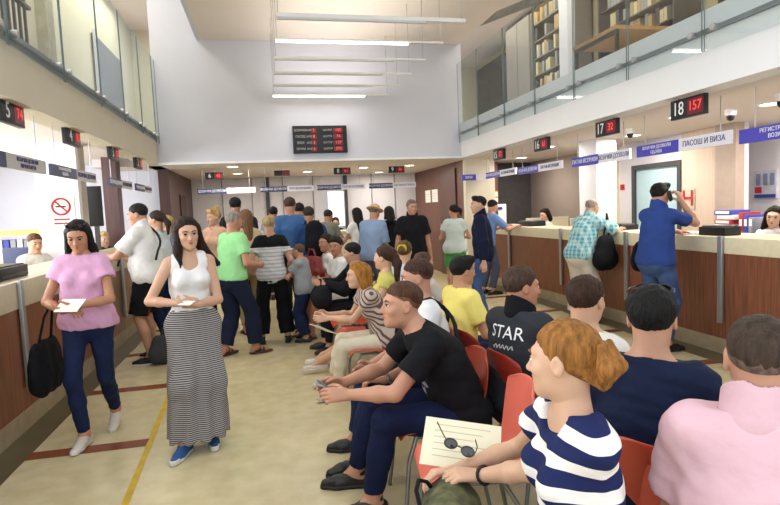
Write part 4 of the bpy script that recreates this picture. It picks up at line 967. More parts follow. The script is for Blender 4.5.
# ------------------------------------------------------------------ two women in front, left
LONG = dict(kind='long', t=.010)
j1 = person('young woman in an orchid pink T-shirt and dark jeans, walking by the left counter', (-1.31, 4.38), 178, 1.65, True, tone='c0835f', hv=.005, bv=.0085, lean=3, side=0,
    feet=((.05, .10, .09), (-.06, -.26, .14)), footdir=((.1, 1, -.05), (-.05, 1, -.35)), hands=((.07, .24, 1.00), (-.02, .27, 1.03)), poles=((1, -.6, -.5), (-1, -.6, -.5)),
    fd=((-.75, .3, .1), (.75, .35, -.1)), pn=((0, -.2, -1), (0, -.4, 1)), grip=(.5, .45), look=(4, 20, 0), haircol='16100f',
    hair=dict(LONG, locks=[((.066, .0, .03), (.088, -.005, -.13), .028, .026), ((-.066, .0, .03), (-.088, -.005, -.13), .028, .026), ((.075, -.02, -.1), (.09, .03, -.24), .028, .012), ((-.075, -.02, -.1), (-.092, .02, -.24), .028, .012), ((0, -.06, 0), (0, -.09, -.22), .075, .06)]),
    top=dict(mat=PINK, sleeve=.42, e=.016, hem=-.05, flare=.03, name='t_shirt', blouse=True, fold=.005), bottom=dict(kind='trousers', mat=JEAN, e=.003, len=1.93), shoes=dict(kind='sneaker', mat=SNW, sole=SOLE))
w = j1['w']
booklet('white folded forms in the hands of the pink top woman', w((-.01, .33, 1.05)), math.radians(160), -.6, .17, .12, mat=PAPER)
B_ = thing('tote_bag', 'large black soft tote bag hanging at the side of the pink top woman', 'bag', w((.30, 0, .36)), math.radians(176))
S = Shape(); S.seg((0, -.10, .13), (0, .10, .13), .11, .11, .05, (1, 0, 0), 1.8); S.seg((0, -.11, .25), (0, .11, .25), .10, .10, .1, (1, 0, 0), 2.1); S.seg((0, -.11, .34), (0, .11, .34), .07, .07, .1, (1, 0, 0), 2.4); S.noise = folds(.007, .14, 5); soft('body', S, .01, BLK, B_)
B().tube([(.0, .10, .37), (-.04, .06, .58), (-.09, .01, .70), (-.05, -.04, .58), (.0, -.10, .37)], .009, 8).make('handle', BLK, B_)
H = j1['H']; R3 = j1['Hm']
sunnies(j1, lambda x, y, z: w(H(x*1.0, .062+y*.9, .108+z*.8-.0)), 0, 'black sunglasses pushed up on the dark hair of the pink top woman')
wr = w(j1['wr'][1]); q = B(wr); 
lt = thing('wrist_watch', 'wristwatch on the left arm of the pink top woman', 'watch', wr)
q = j1['wr'][1]; e = j1['el'][1]; ax = nrm(q-e); c0 = q-ax*.02
def bracelet(j, i, back, r, th, name, mat, label, cat):
    q = j['wr'][i]; e = j['el'][i]; ax = Vector(nrm(q-e)); c = Vector(q)-ax*back; u = ax.orthogonal().normalized(); v = ax.cross(u)
    pts = [c+(u*math.cos(t*PI/8)+v*math.sin(t*PI/8))*r for t in range(16)]
    return B().tube(pts, th, 6, closed=True).make(name, mat, j['E'])
bpy.data.objects.remove(lt); bracelet(j1, 1, .02, .028, .006, 'bracelet', M('gold metal', 'b08a4a', metal=.8, rough=.3), '', '')
j2 = person('young woman in a white tank top and long grey striped skirt', (-.54, 4.02), 193, 1.64, True, tone='d09c7c', hv=.005, bv=.0085, lean=2,
    feet=((.115, .10, .085), (-.085, -.02, .085)), footdir=((.6, 1, 0), (.1, 1, 0)), hands=((.10, .22, 1.05), (.0, .25, 1.03)), poles=((1, -.5, -.7), (-1, -.7, -.9)),
    fd=((-.8, .3, .2), (.9, .2, .1)), pn=((0, -.4, -.9), (0, -.5, .9)), grip=(.6, .6), look=(6, 7, 3), haircol='2a1a13',
    hair=dict(LONG, t=.012, locks=[((.064, .0, .03), (.088, .03, -.12), .03, .026), ((.08, .03, -.1), (.085, .07, -.27), .027, .014), ((-.064, .0, .03), (-.10, -.03, -.12), .032, .032), ((-.10, -.03, -.12), (-.21, -.06, -.26), .034, .022), ((0, -.07, .0), (-.06, -.11, -.24), .07, .05)]),
    top=dict(mat=WHT, sleeve=0, e=.006, hem=-.03, neck=.012, name='tank_top', straps=True, scoop=[((0, .11, -.03), (.085, .08, .085)), ((0, -.1, .0), (.08, .07, .07)), ((.17, .0, .0), (.052, .14, .11)), ((-.17, .0, .0), (.052, .14, .11))]),
    bottom=dict(kind='skirt', mat=SKIRTM, e=.002, hem=(.02, .05, .10), r=.205, mid=(0, .03, .5), rm=.175, pleat=.012), shoes=dict(kind='sneaker', mat=SNK, sole=SOLE))
w = j2['w']
booklet('small folded slip in the fingers of the tank top woman', w((.06, .31, 1.06)), 2.6, -.3, .09, .06, lines=False)
# ------------------------------------------------------------------ standing crowd
def hands_low(s=1., f=.06): return ((.25*s, f, .84*s), (-.25*s, f, .84*s))
def fall(dn=.25, w_=.07, c=0): return [((0, -.06, 0), (c, -.10, -dn), .074, w_), ((.06, -.02, .02), (.085, -.03, -dn*.7), .028, .022), ((-.06, -.02, .02), (-.085, -.03, -dn*.7), .028, .022)]
SHORT = dict(kind='short', t=.009, amp=.0015); UP = dict(kind='up', t=.012)
DSHOE = dict(kind='shoe', mat=M('black leather', '17161a', rough=.4)); SAND = dict(kind='sandal', mat=M('brown leather', '4a3022', rough=.5))
TR = lambda m, e=.012, **k: dict(kind='trousers', mat=m, e=e, **k)
TEE = lambda m, **k: dict(dict(mat=m, sleeve=.62, hem=-.04, flare=.014, name='t_shirt'), **k)
def shoulder_strap(j, i, mat, r=.013, low=.1, front=True, name='bag_strap', label=None, rad=1.):
    """strap from shoulder i across the body to the other hip"""
    q = (1, -1)[i]; d2, rv, fv, N = j['d2'], j['rv'], j['fv'], j['N']; s = j['s']; P = j['P']; pts = []
    a = N+rv*q*.09*s+d2*.0+d2*.012*s
    b = P-rv*q*.185*rad*s+d2*low
    for t in range(9):
        u = t/8; x = a+(b-a)*u; pts.append(x+fv*(math.sin(min(1, u*1.15+.12)*PI*.62)*.178*rad*s*(1 if front else -1)))
    pts2 = [a+(b-a)*(t/8)-fv*(math.sin(min(1, t/8*1.15+.12)*PI*.62)*.175*rad*s*(1 if front else -1)) for t in range(9)]
    return B().tube([tuple(x) for x in pts2[::-1]+pts[:]], r, 6).make(name, mat, j['E'])
def decal(o, tgt, nrm_dir, off=.003):
    from mathutils.bvhtree import BVHTree
    t = BVHTree.FromPolygons([v.co for v in tgt.data.vertices], [p.vertices for p in tgt.data.polygons]); n_ = Vector(nrm_dir).normalized()
    for v in o.data.vertices:
        hit = t.ray_cast(v.co+n_*.4, -n_)
        if hit[0] is not None: v.co = hit[0]+n_*off
def cloth_of(j, nm): return [c for c in j['E'].children if c.name.split('.')[0] == nm][0]
j = person('stout man in a white polo shirt and black shorts leaning at the left counter', (-1.32, 6.64), 78, 1.82, tone='c58a68', hv=.0075, bv=.012, fat=1.16, lean=6, hands=((.20, .46, 1.20), (-.12, .48, 1.19)), fd=((-.4, 1, -.1), (.3, 1, -.1)), pn=((0, 0, -1), (0, 0, -1)), poles=((1, -.6, -1), (-1, -.6, -1)),
    feet=((.14, .05, .09), (-.14, -.02, .09)), look=(8, 12, 0), haircol='1d1714', hair=dict(SHORT, t=.008), top=dict(mat=WHT, sleeve=.72, hem=-.08, flare=.03, collar=True, name='polo_shirt', e=.02),
    bottom=dict(kind='trousers', mat=BLK, len=.92, e=.025, flare=.03), shoes=dict(kind='shoe', mat=M('black leather', '17161a'), sole=SOLE))
shoulder_strap(j, 0, CHAR, low=.16, name='shoulder_strap', rad=1.22)
B().obox((-.15, -.02, .66), (.004, .035, .22)).make('red_side_stripe', cloth('sport red', 'a8262e'), j['E'])
bagshape([((-.09, 0, .12), (.09, 0, .12), .1, .1, (0, 1, 0), 1.7), ((-.08, 0, .26), (.08, 0, .26), .06, .06, (0, 1, 0), 1.6)], 0, 'shopping_bag', 'small charcoal bag standing on the floor by the black shorts', 'bag', (-1.16, 6.45, 0), cloth('charcoal cloth', '3c3d40'), .3, strap=[[(-.05, 0, .3), (-.03, 0, .4), (.03, 0, .4), (.05, 0, .3)]])
GREY = 'a39c90'
j = person('grey-haired man in a bright green T-shirt, navy trousers and sandals', (-.43, 6.54), -48, 1.69, tone='c07f60', hv=.0085, bv=.013, lean=7, fat=1.05, hands=((.17, .26, 1.02), (-.13, .28, 1.0)), look=(-10, 12, 0), haircol=GREY, hair=dict(SHORT, t=.007), top=TEE(GREEN, e=.013), bottom=TR(cloth('navy trousers', '1a2238'), .02, flare=.02), shoes=SAND, feet=((.15, .16, .09), (-.10, -.08, .09)), footdir=((.4, 1, 0), (-.1, 1, 0)))
ELD = stripes('pale grey striped knit', 'c4c2c3', 'a4a2a6', .045, .35)
j = person('grey-blond elder in a pale grey shirt with black shoulders, seen from behind', (.02, 6.98), 4, 1.61, tone='c9906f', hv=.0085, bv=.013, lean=2, fat=.9, hands=((.22, .06, .84), (-.23, .12, .92)), look=(-14, 6, 0), haircol='b8a274', hair=dict(SHORT, t=.014, quiff=True), top=TEE(ELD, e=.014, hem=-.12), bottom=TR(BLK, .02, flare=.03), shoes=DSHOE, feet=((.15, 0, .08), (-.16, .05, .08)))
t = cloth_of(j, 't_shirt'); t.data.materials.append(BLK); zz = 1.20
t.data.polygons.foreach_set('material_index', np.array([1 if p.center.z > zz else 0 for p in t.data.polygons], np.int32))
j = person('child in a grey shirt and dark jeans hugging the elder in the black-shouldered shirt', (.40, 6.97), 66, 1.24, tone='c9906f', hv=.0085, bv=.012, lean=6, hands=((.12, .30, .80), (-.08, .32, .84)), fd=((0, 1, .1), (0, 1, .2)), pn=((-1, 0, 0), (1, 0, 0)), look=(-8, 0, 0), haircol='6a5040', hair=dict(kind='short', t=.004, amp=.0005), top=TEE(cloth('grey melange', '8d9093'), e=.02, hem=-.1), bottom=TR(JEAN, .02, flare=.015), shoes=DSHOE, feet=((.08, .04, .065), (-.09, -.03, .065)))
E = thing('paper_tissue', 'white tissue held to the face of the child in grey', 'tissue', j['w'](j['H'](.03, .12, -.03))); S = Shape(); S.ell((0, 0, 0), (.05, .04, .06)); S.noise = folds(.01, .05, 3); soft('tissue', S, .008, PAPER, E)
DEN = cloth('blue denim shirt', '3f6496', var=.08)
j = person('tall brown-haired man in a blue denim shirt, back turned', (.35, 8.6), 0, 1.88, tone='b98060', hv=.010, bv=.015, lean=3, hands=((.22, .2, 1.1), (-.22, .2, 1.1)), look=(-12, 14, 0), haircol='4d3a2e', hair=dict(SHORT, t=.012), top=TEE(DEN, sleeve=1.9, e=.022, name='denim_shirt', hem=-.1), bottom=TR(CHAR, .02), shoes=DSHOE)
j = person('dark-haired person in a dark top just right of the tall denim shirt man', (.54, 9.35), 10, 1.80, tone='b98060', hv=.011, bv=.018, look=(-10, 10, 0), haircol='191413', hair=dict(SHORT, t=.014), top=TEE(BLK, sleeve=1.9, name='sweater'), bottom=TR(BLK, .02), shoes=DSHOE)
j = person('dark-haired man in navy with a black backpack strap, left of the seated people', (.60, 8.04), 8, 1.72, tone='b07a5c', hv=.010, bv=.015, lean=6, look=(-25, 12, 0), haircol='3a2d28', hair=dict(SHORT, t=.012), top=TEE(cloth('navy blue shirt', '25406f'), sleeve=1.9, name='jacket', e=.024, hem=-.12), bottom=TR(BLK, .025), shoes=DSHOE, hands=hands_low(1, .1))
E = thing('backpack', 'black backpack on the back of the navy shirt man by the seated people', 'backpack', j['w']((0.0, -.24, 1.02)), math.radians(8)); S = Shape(); S.seg((0, 0, .1), (0, 0, .34), .15, .13, .05, (0, 1, 0), 1.7); S.seg((0, -.06, .06), (0, -.06, .16), .1, .1, .05, (0, 1, 0), 2); soft('pack', S, .013, BLK, E)
for q in (1, -1): B().tube([(q*.09, .06, .10), (q*.10, .02, .36), (q*.09, .13, .46), (q*.09, .20, .42)], .012, 6).make('strap', BLK, E)
j = person('man in an olive grey hooded top bending towards the far counter', (.95, 10.0), -35, 1.72, tone='b07a5c', hv=.012, bv=.018, lean=26, look=(0, 20, 0), haircol='3a2d28', hair=dict(SHORT, t=.012), top=TEE(cloth('olive grey', '75766a'), sleeve=1.9, name='hooded_top', e=.024, hem=-.12), bottom=TR(CHAR, .02), shoes=DSHOE, hands=((.15, .45, 1.1), (-.15, .45, 1.1)))
j = person('woman with a blond updo waiting behind the green T-shirt man', (-.70, 8.2), 150, 1.74, True, tone='d3a07f', hv=.009, bv=.016, look=(-20, 4, 0), haircol='c9a368', hair=dict(UP, quiff=True, locks=[((0, -.04, .10), (0, -.07, .13), .045, .04)]), top=TEE(cloth('peach cotton', 'cfa58c'), sleeve=.3), bottom=TR(CHAR, .01), shoes=DSHOE)
j = person('tall person with black hair hidden behind the green T-shirt man', (-.47, 9.0), 0, 1.92, tone='b07a5c', hv=.012, bv=.02, haircol='17161b', hair=dict(SHORT, t=.014), top=TEE(CHAR, sleeve=.7), bottom=TR(CHAR, .02), shoes=DSHOE)
j = person('woman with long light brown hair behind the green T-shirt, back turned', (-.27, 7.7), 12, 1.71, True, tone='c9906f', hv=.009, bv=.014, look=(8, 0, 0), haircol='7a583a', hair=dict(LONG, t=.014, locks=fall(.42, .05)), top=TEE(cloth('sand cotton', 'b7a68c'), sleeve=.5), bottom=TR(cloth('tan trousers', 'a48f6c'), .012), shoes=SAND, hands=hands_low(.95, .08))
j = person('person with dark hair in white far back between green shirt and elder', (-.25, 9.93), -10, 1.6, True, tone='b98060', hv=.012, bv=.018, haircol='2a211d', hair=dict(LONG, t=.012, locks=fall(.15)), top=TEE(WHT, sleeve=.6), bottom=TR(CHAR, .01), shoes=DSHOE)
j = person('black-haired person far back, just over the elder\'s head', (.12, 10.6), 0, 1.77, tone='b98060', hv=.012, bv=.02, haircol='15141a', hair=dict(SHORT, t=.015), top=TEE(cloth('grey blue', '7c8ba3'), sleeve=.6), bottom=TR(CHAR, .01), shoes=DSHOE)
j = person('curly blond person in a grey-blue shirt between the polo man and the tank top woman', (-1.32, 8.15), 60, 1.66, True, tone='d3a07f', hv=.009, bv=.016, haircol='d0b274', look=(0, 14, 0), hair=dict(UP, t=.026, amp=.006, freq=150), top=TEE(cloth('grey blue', '7c8ba3'), sleeve=.8), bottom=TR(CHAR, .012), shoes=DSHOE, hands=((.15, .35, 1.15), (-.15, .35, 1.15)))
j = person('woman with a dark brown ponytail right behind the white polo man', (-1.33, 7.6), 70, 1.74, True, tone='c9906f', hv=.009, bv=.016, haircol='33201a', hair=dict(UP, t=.012, locks=[((0, -.09, .04), (0, -.15, -.06), .035, .035), ((0, -.15, -.06), (0, -.12, -.2), .035, .015)]), top=TEE(cloth('pale shirt', 'c4cdd2'), sleeve=.7), bottom=TR(JEAN, .01), shoes=DSHOE, hands=((.15, .35, 1.1), (-.15, .35, 1.1)))
# group round the far right
CHM = cloth('dusty blue linen', '7f93b3')
j = person('man in a straw hat and dusty blue shirt stooping among the standing people', (1.52, 8.5), -42, 1.74, tone='b98060', hv=.009, bv=.014, lean=20, look=(0, 22, 0), haircol='6d6055', hair=dict(SHORT, t=.006), fat=1.08, top=TEE(CHM, sleeve=.95, e=.024, name='linen_shirt', hem=-.14), bottom=TR(cloth('slate trousers', '4f566a'), .022), shoes=DSHOE, hands=((.12, .38, .95), (-.12, .38, .95)))
S = Shape(); H = j['H']; S.ell(H(0, -.015, .075), (.088, .1, .07), j['Hm'].T); S2 = Shape(); S2.ell(H(0, 0, .055), (.135, .155, .014), j['Hm'].T); S.add(S2, .015); soft('straw_hat', S, .008, M('straw', 'c9a878', rough=.8, var=.1, nscale=40), j['E'])
j = person('woman with long black hair and white top left of the straw hat man', (1.56, 9.69), 30, 1.68, True, tone='c9906f', hv=.011, bv=.018, haircol='17130f', hair=dict(LONG, t=.013, locks=fall(.32)), top=TEE(WHT, sleeve=.5), bottom=TR(CHAR, .01), shoes=DSHOE, hands=((.15, .35, 1.1), (-.15, .35, 1.1)))
j = person('woman with black hair in a sleeveless black top, back turned, at far counter', (2.06, 9.4), 0, 1.68, True, tone='c08a68', hv=.010, bv=.015, haircol='141012', hair=dict(LONG, t=.014, locks=fall(.14)), top=TEE(BLK, sleeve=.35), bottom=TR(CHAR, .01), shoes=DSHOE, hands=((.2, .2, 1.0), (-.2, .2, 1.0)))
j = person('grey-haired man in a black polo shirt facing the camera', (2.19, 8.39), 172, 1.77, tone='bd8464', hv=.0075, bv=.013, fat=1.08, look=(14, 2, 0), haircol='7b6f66', hair=dict(SHORT, t=.008), top=dict(mat=BLK, sleeve=.72, hem=-.12, flare=.03, collar=True, name='polo_shirt', e=.022), bottom=TR(BLK, .02), shoes=DSHOE, hands=((.27, .1, .86), (-.27, .04, .84)))
j = person('person with a dark ponytail in white top and green shorts by the brown door', (3.12, 9.1), -12, 1.66, True, tone='c9906f', hv=.009, bv=.014, look=(30, 10, 0), haircol='2a1a16', hair=dict(UP, locks=[((0, -.08, .06), (.05, -.14, -.0), .035, .03), ((.05, -.14, 0), (.06, -.12, -.1), .03, .012)]), top=TEE(cloth('mint white', 'c9d6d2'), sleeve=.5, e=.024, hem=-.1), bottom=dict(kind='trousers', mat=cloth('leaf green', '4f9a5c'), len=.75, e=.022, flare=.02), shoes=DSHOE, hands=((.2, .26, 1.05), (-.16, .28, 1.1)))
NJ = cloth('navy jacket', '141a33')
j = person('young man in a dark navy jacket and jeans standing in profile before the right counter', (2.86, 7.16), 62, 1.76, tone='d09c7c', hv=.0075, bv=.012, look=(22, 0, 0), haircol='1d1714', hair=[dict(kind='short', t=.0012, amp=0, col='4a352b'), dict(kind='top', t=.012, amp=.0012, quiff=True)], top=TEE(NJ, sleeve=1.92, e=.022, name='jacket', hem=-.14, collar=True), bottom=TR(JEAN2, .008), shoes=DSHOE, hands=((.27, .02, .84), (-.26, -.03, .85)), grip=(.5, .5))
j = person('person in a light blue shirt leaning at the far end of the right counter', (3.77, 9.31), -78, 1.74, tone='c9906f', hv=.010, bv=.015, lean=16, look=(0, 16, 0), haircol='231a17', hair=dict(SHORT, t=.01), top=TEE(cloth('sky blue shirt', '6f8cc0'), sleeve=.8, hem=-.1), bottom=TR(cloth('slate trousers', '4f566a'), .015), shoes=DSHOE, hands=((.18, .52, 1.2), (-.16, .52, 1.2)), pn=((0, 0, -1), (0, 0, -1)))
PLAID = stripes('turquoise plaid', '6fa8b0', '4f8796', .05, .4, c3='c3d6d4')
j = person('bald grey man in a turquoise plaid shirt leaning on the right counter', (3.98, 6.6), -74, 1.70, tone='c98f6e', hv=.008, bv=.012, lean=24, fat=1.08, look=(-4, 22, 0), haircol='9c948a', hair=dict(kind='bald', t=.005, amp=.0005), top=dict(mat=PLAID, sleeve=.85, hem=-.1, flare=.03, e=.026, collar=True, name='plaid_shirt'), bottom=TR(cloth('stone trousers', 'cbc2b4'), .026, flare=.03), shoes=SAND, hands=((.16, .60, 1.21), (-.16, .60, 1.21)), pn=((0, 0, -1), (0, 0, -1)), fd=((-.5, 1, 0), (.5, 1, 0)), poles=((1, -.5, -.6), (-1, -.5, -.6)))
w = j['w']; bagshape([((0, -.08, .12), (0, .08, .12), .13, .13, (1, 0, 0), 2), ((0, -.05, .32), (0, .05, .32), .09, .09, (1, 0, 0), 2.2)], 0, 'shoulder_bag', 'black shoulder bag hanging from the plaid shirt man', 'bag', w((.27, .16, .72)), BLK, math.radians(-74), strap=[[(0, -.04, .38), (-.03, .06, .62), (-.06, .10, .70), (-.05, .12, .6), (0, .06, .38)]])
BPOLO = cloth('royal blue jersey', '2d4382')
j = person('man in a blue polo shirt and jeans talking on a phone at the right counter', (3.92, 5.06), -80, 1.79, tone='c68d6c', hv=.006, bv=.0105, fat=1.06, lean=5, look=(4, 6, 0), haircol='17130f', hair=dict(SHORT, t=.009, quiff=True), top=dict(mat=BPOLO, sleeve=.66, hem=-.06, flare=.014, e=.014, collar=True, name='polo_shirt'), bottom=TR(JEAN2, .012),
    shoes=DSHOE, hands=((.135, .21, 1.55), (-.20, .52, 1.22)), poles=((.5, .75, -1.6), (-1, -.4, -1)), fd=((-.15, -.35, 1), (.3, 1, -.05)), pn=((-1, -.2, 0), (0, 0, -1)), grip=(.75, .3), kneep=None)
w = j['w']; H = j['H']; E = thing('mobile_phone', 'dark mobile phone held to the ear of the man in blue', 'phone', w(H(.098, .02, -.01)), math.radians(-78)); E.rotation_euler = (.35, 0, math.radians(-78)); B().box(-.004, .004, -.026, .026, -.055, .055).make('case', BLACK, E, bevel=.003); B().box(-.0055, -.004, -.022, .022, -.048, .048).make('screen', M('dark screen', '0b0c10', rough=.1), E)
bagshape([((0, -.05, .1), (0, .05, .1), .1, .1, (1, 0, 0), 2), ((0, -.04, .22), (0, .04, .22), .08, .08, (1, 0, 0), 2.2)], 0, 'shoulder_bag', 'small black shoulder bag hanging at the far hip of the phone caller', 'bag', w((-.27, .10, .82)), BLK, math.radians(-80), strap=[[(0, -.04, .28), (.06, .0, .55), (.10, 0, .66), (.08, .05, .5), (0, .05, .28)]])
# ------------------------------------------------------------------ clerks
CHR = M('clerk chair fabric', '2b2d33', rough=.8)
def clerk(label, x, y, face, z=.0, **k):
    a = math.radians(face); st = thing('swivel_chair', 'dark swivel chair under the '+label.split(' sitting')[0], 'chair', (x, y, z), a)
    B().box(-.23, .23, -.2, .22, .42, .48).make('seat', CHR, st, bevel=.02); B().box(-.2, .2, -.27, -.22, .55, .95).make('backrest', CHR, st, bevel=.02); B().tube([(0, 0, .03), (0, 0, .42)], .025).make('post', BLACK, st)
    for q in range(5): B().tube([(0, 0, .07), (.26*math.cos(q*1.257), .26*math.sin(q*1.257), .03)], .018).make('base_leg', BLACK, st)
    return person(label, (x, y, z), face, pelvis=(0, .0, .58), feet=((.12, .42, .09), (-.12, .42, .09)), hands=k.pop('hands', ((.15, .38, .82), (-.15, .38, .82))), shoes=DSHOE, bottom=TR(CHAR, .012), fd=((0, 1, 0), (0, 1, 0)), pn=((0, 0, -1), (0, 0, -1)), **k)
clerk('white-shirted man sitting behind the left counter beside the pink top woman', -2.88, 7.75, -120, .12, height=1.78, tone='d3a07f', hv=.009, bv=.015, look=(-20, 12, 0), haircol='6b4a33', hair=dict(SHORT), top=TEE(WHT, sleeve=.9))
clerk('blond woman sitting behind the left counter near the black screen', -2.72, 10.2, -140, .08, height=1.72, fem=True, tone='d9ab8b', hv=.010, bv=.018, haircol='d9bd86', hair=dict(LONG, t=.02, locks=fall(.15)), top=TEE(BLK, sleeve=.9))
clerk('dark-haired woman sitting behind the far part of the right counter', 5.22, 9.8, 96, .14, height=1.72, fem=True, tone='dba98d', hv=.009, bv=.016, look=(14, 14, 0), haircol='2b1616', hair=dict(LONG, t=.02, locks=fall(.1)), top=TEE(WHT, sleeve=.8))
clerk('woman with long dark hair sitting behind the right counter at the picture edge', 5.5, 5.14, 118, .13, height=1.68, fem=True, tone='dba98d', hv=.007, bv=.012, look=(4, 8, -6), haircol='1d1310', hair=dict(LONG, t=.014, locks=[((.066, .0, .03), (.095, .0, -.14), .034, .03), ((-.066, .0, .03), (-.095, .0, -.14), .034, .03), ((0, -.06, 0), (0, -.09, -.25), .075, .07)]), top=TEE(cloth('white blouse', 'e2dde2'), sleeve=.9))
clerk('dark-haired clerk sitting behind the far counter before the bright panel', 1.6, 13.4, 175, .12, height=1.70, fem=True, tone='c9906f', hv=.013, bv=.02, haircol='1d1310', hair=dict(LONG, t=.02, locks=fall(.08)), top=TEE(CHAR, sleeve=.9))
# ------------------------------------------------------------------ seated people
def loc_of(x, y, deg, p):
    a = math.radians(deg); dx, dy = p[0]-x, p[1]-y; c, s = math.cos(a), math.sin(a)
    return (dx*c+dy*s, -dx*s+dy*c, p[2])
def sit(label, x, y, deg, hands=None, feet=None, pz=.505, **k):
    """hands and feet given as world points"""
    hd = [loc_of(x, y, deg, p) for p in hands] if hands else ((.14, .36, .60), (-.14, .36, .60))
    ft = [loc_of(x, y, deg, p) for p in feet] if feet else ((.12, .42, .09), (-.12, .42, .09))
    k.setdefault('shoes', DSHOE); k.setdefault('kneep', ((.15, .6, 1), (-.15, .6, 1)))
    return person(label, (x, y), deg, pelvis=(0, 0, pz), hands=hd, feet=ft, **k)
# man in black T-shirt
jb = sit('man in a black T-shirt and navy jeans sitting bent over his phone, centre front', .97, 2.82, 90, hands=((.36, 3.0, .66), (.36, 2.80, .655)), feet=((.42, 3.12, .09), (.46, 2.80, .09)), height=1.80, tone='c6896a', hv=.0055, bv=.0085, lean=30, fat=1.04,
    fd=((.0, 1, .1), (.0, 1, .1)), pn=((-.8, 0, -.4), (.8, 0, -.5)), poles=((1, -.3, -.9), (-1, -.3, -.9)), grip=(.5, .55), look=(4, -2, 0), neck=(0, .5, .9), haircol='5a3b28', hair=[dict(kind='short', t=.0012, amp=0, col='8a5f45'), dict(kind='top', t=.009, amp=.0012)], top=TEE(BLK, sleeve=.62, e=.016), bottom=TR(cloth('navy jeans', '141c3c', var=.1), .012), shoes=dict(kind='shoe', mat=M('black leather', '17161a')))
ph = jb['w'](jb['wr'][1]); pm = jb['w'](jb['wr'][0])
E = thing('mobile_phone', 'silver phone in the hands of the black T-shirt man', 'phone', ((ph[0]+pm[0])/2-.10, (ph[1]+pm[1])/2, (ph[2]+pm[2])/2+.02), PI/2); E.rotation_euler = (.5, 0, PI/2); B().box(-.036, .036, -.07, .07, -.005, .005).make('case', M('silver phone', '9b9da2', metal=.3), E, bevel=.003); B().box(-.031, .031, -.06, .06, .005, .006).make('screen', M('grey screen', '565a60', rough=.15), E)
ts = cloth_of(jb, 't_shirt')
C_ = jb['C']; fv = jb['fv']; d2 = jb['d2']; rv = jb['rv']
for k_, (u, v_) in enumerate(((-.03, .06), (.0, .02), (-.05, -.02), (.03, .05), (-.01, -.06))):
    c = C_+rv*u+d2*v_+fv*.2; o = mesh_obj('shirt_print', [tuple(c+rv*a*.028+d2*b_*.018) for a, b_ in ((-1, -1), (-.3, -1.4), (1, -.6), (.8, .9), (.1, .4), (-.8, 1))], [(0, 1, 2, 3, 4, 5)], M('print grey', '8e8f96'), jb['E'])
    decal(o, ts, fv)
# man with white T-shirt and strap behind him
jw = sit('brown-haired man in a white T-shirt with a dark strap, sitting behind the black T-shirt man', 1.0, 3.42, 88, hands=((.60, 3.50, .60), (.62, 3.16, .60)), feet=((.50, 3.6, .09), (.46, 3.3, .09)), height=1.76, tone='c6896a', hv=.006, bv=.0095, lean=8, fat=1.04, fd=(None, (.4, 1, 0)), pn=(None, (0, 0, -1)), look=(-10, 6, 0), haircol='4b3022', hair=[dict(kind='short', t=.0012, amp=0, col='6a4534'), dict(kind='top', t=.010, amp=.0012)], top=TEE(WHT, sleeve=.6), bottom=TR(JEAN, .014), grip=(.5, .6))
shoulder_strap(jw, 0, CHAR, r=.014, name='backpack_strap', low=.2); shoulder_strap(jw, 1, CHAR, r=.014, name='backpack_strap', low=.2)
bracelet(jw, 1, .025, .032, .007, 'wrist_watch', M('watch steel', '9a9aa0', metal=.8, rough=.3), '', '')
# blonde woman with cream trousers
SCARF = stripes('striped taupe blouse', 'b9a79a', '5a4a48', .034, .4, rot=(0, .9, 0), warp=.012)
jl = sit('blonde woman in a striped taupe blouse and cream trousers sitting in profile', .94, 4.63, 92, hands=((.47, 4.86, .70), (.46, 4.74, .69)), feet=((.50, 4.98, .09), (.50, 4.66, .09)), height=1.60, fem=True, tone='d9a380', hv=.006, bv=.0095, lean=25, fd=((0, 1, .1), (0, 1, 0)), pn=((-1, 0, -.2), (1, 0, -.2)), grip=(.5, .5), look=(2, 3, 0), haircol='b87d33',
    hair=dict(LONG, t=.014, locks=[((.062, -.0, .03), (.075, -.03, -.10), .032, .03), ((-.062, -.0, .03), (-.075, -.03, -.10), .032, .03), ((0, -.06, .02), (0, -.08, -.13), .075, .05)]), top=TEE(SCARF, sleeve=.4, e=.02, hem=-.1, name='blouse'), bottom=TR(cloth('cream trousers', 'd9cfb8'), .006, len=1.85), shoes=dict(kind='flat', mat=M('cream leather', 'd8c8b0', rough=.5), st=.012))
booklet('white papers hanging from the hands of the blonde woman', jl['w']((.02, .53, .62)), PI/2+.5, .5, .17, .2)
# brown ponytail woman
jp = sit('woman with a long dark ponytail and lime top sitting beyond the blonde woman', 1.08, 5.19, 84, feet=((.45, 5.75, .09), (.40, 5.55, .09)), height=1.70, fem=True, tone='d9a380', hv=.008, bv=.013, lean=0, look=(-30, 0, 0), haircol='4a2f22', hair=dict(UP, t=.013, locks=[((0, -.09, .05), (0, -.14, -.05), .045, .04), ((0, -.14, -.05), (0, -.12, -.33), .04, .02)]), top=TEE(cloth('lime cotton', 'c9c26a'), sleeve=.3), bottom=dict(kind='trousers', mat=CHAR, len=.5, e=.02), shoes=dict(kind='flat', mat=M('white leather', 'd8d2c8')))
jy = sit('woman with a yellow hair band and light blue top sitting among the chairs', 1.37, 5.78, -70, height=1.70, fem=True, tone='d9a380', hv=.008, bv=.013, lean=4, look=(40, 0, 0), haircol='6a4a28', hair=dict(UP, t=.014, locks=[((0, -.08, .06), (0, -.14, .02), .04, .038)]), top=TEE(cloth('ice blue', 'b7c5d8'), sleeve=.6), bottom=TR(CHAR, .01))
S = Shape(); S.ell(jy['H'](0, -.105, .045), (.055, .028, .05), jy['Hm'].T); S.noise = folds(.006, .05, 2); soft('hair_band', S, .007, cloth('mustard yellow', 'b5a23a'), jy['E'])
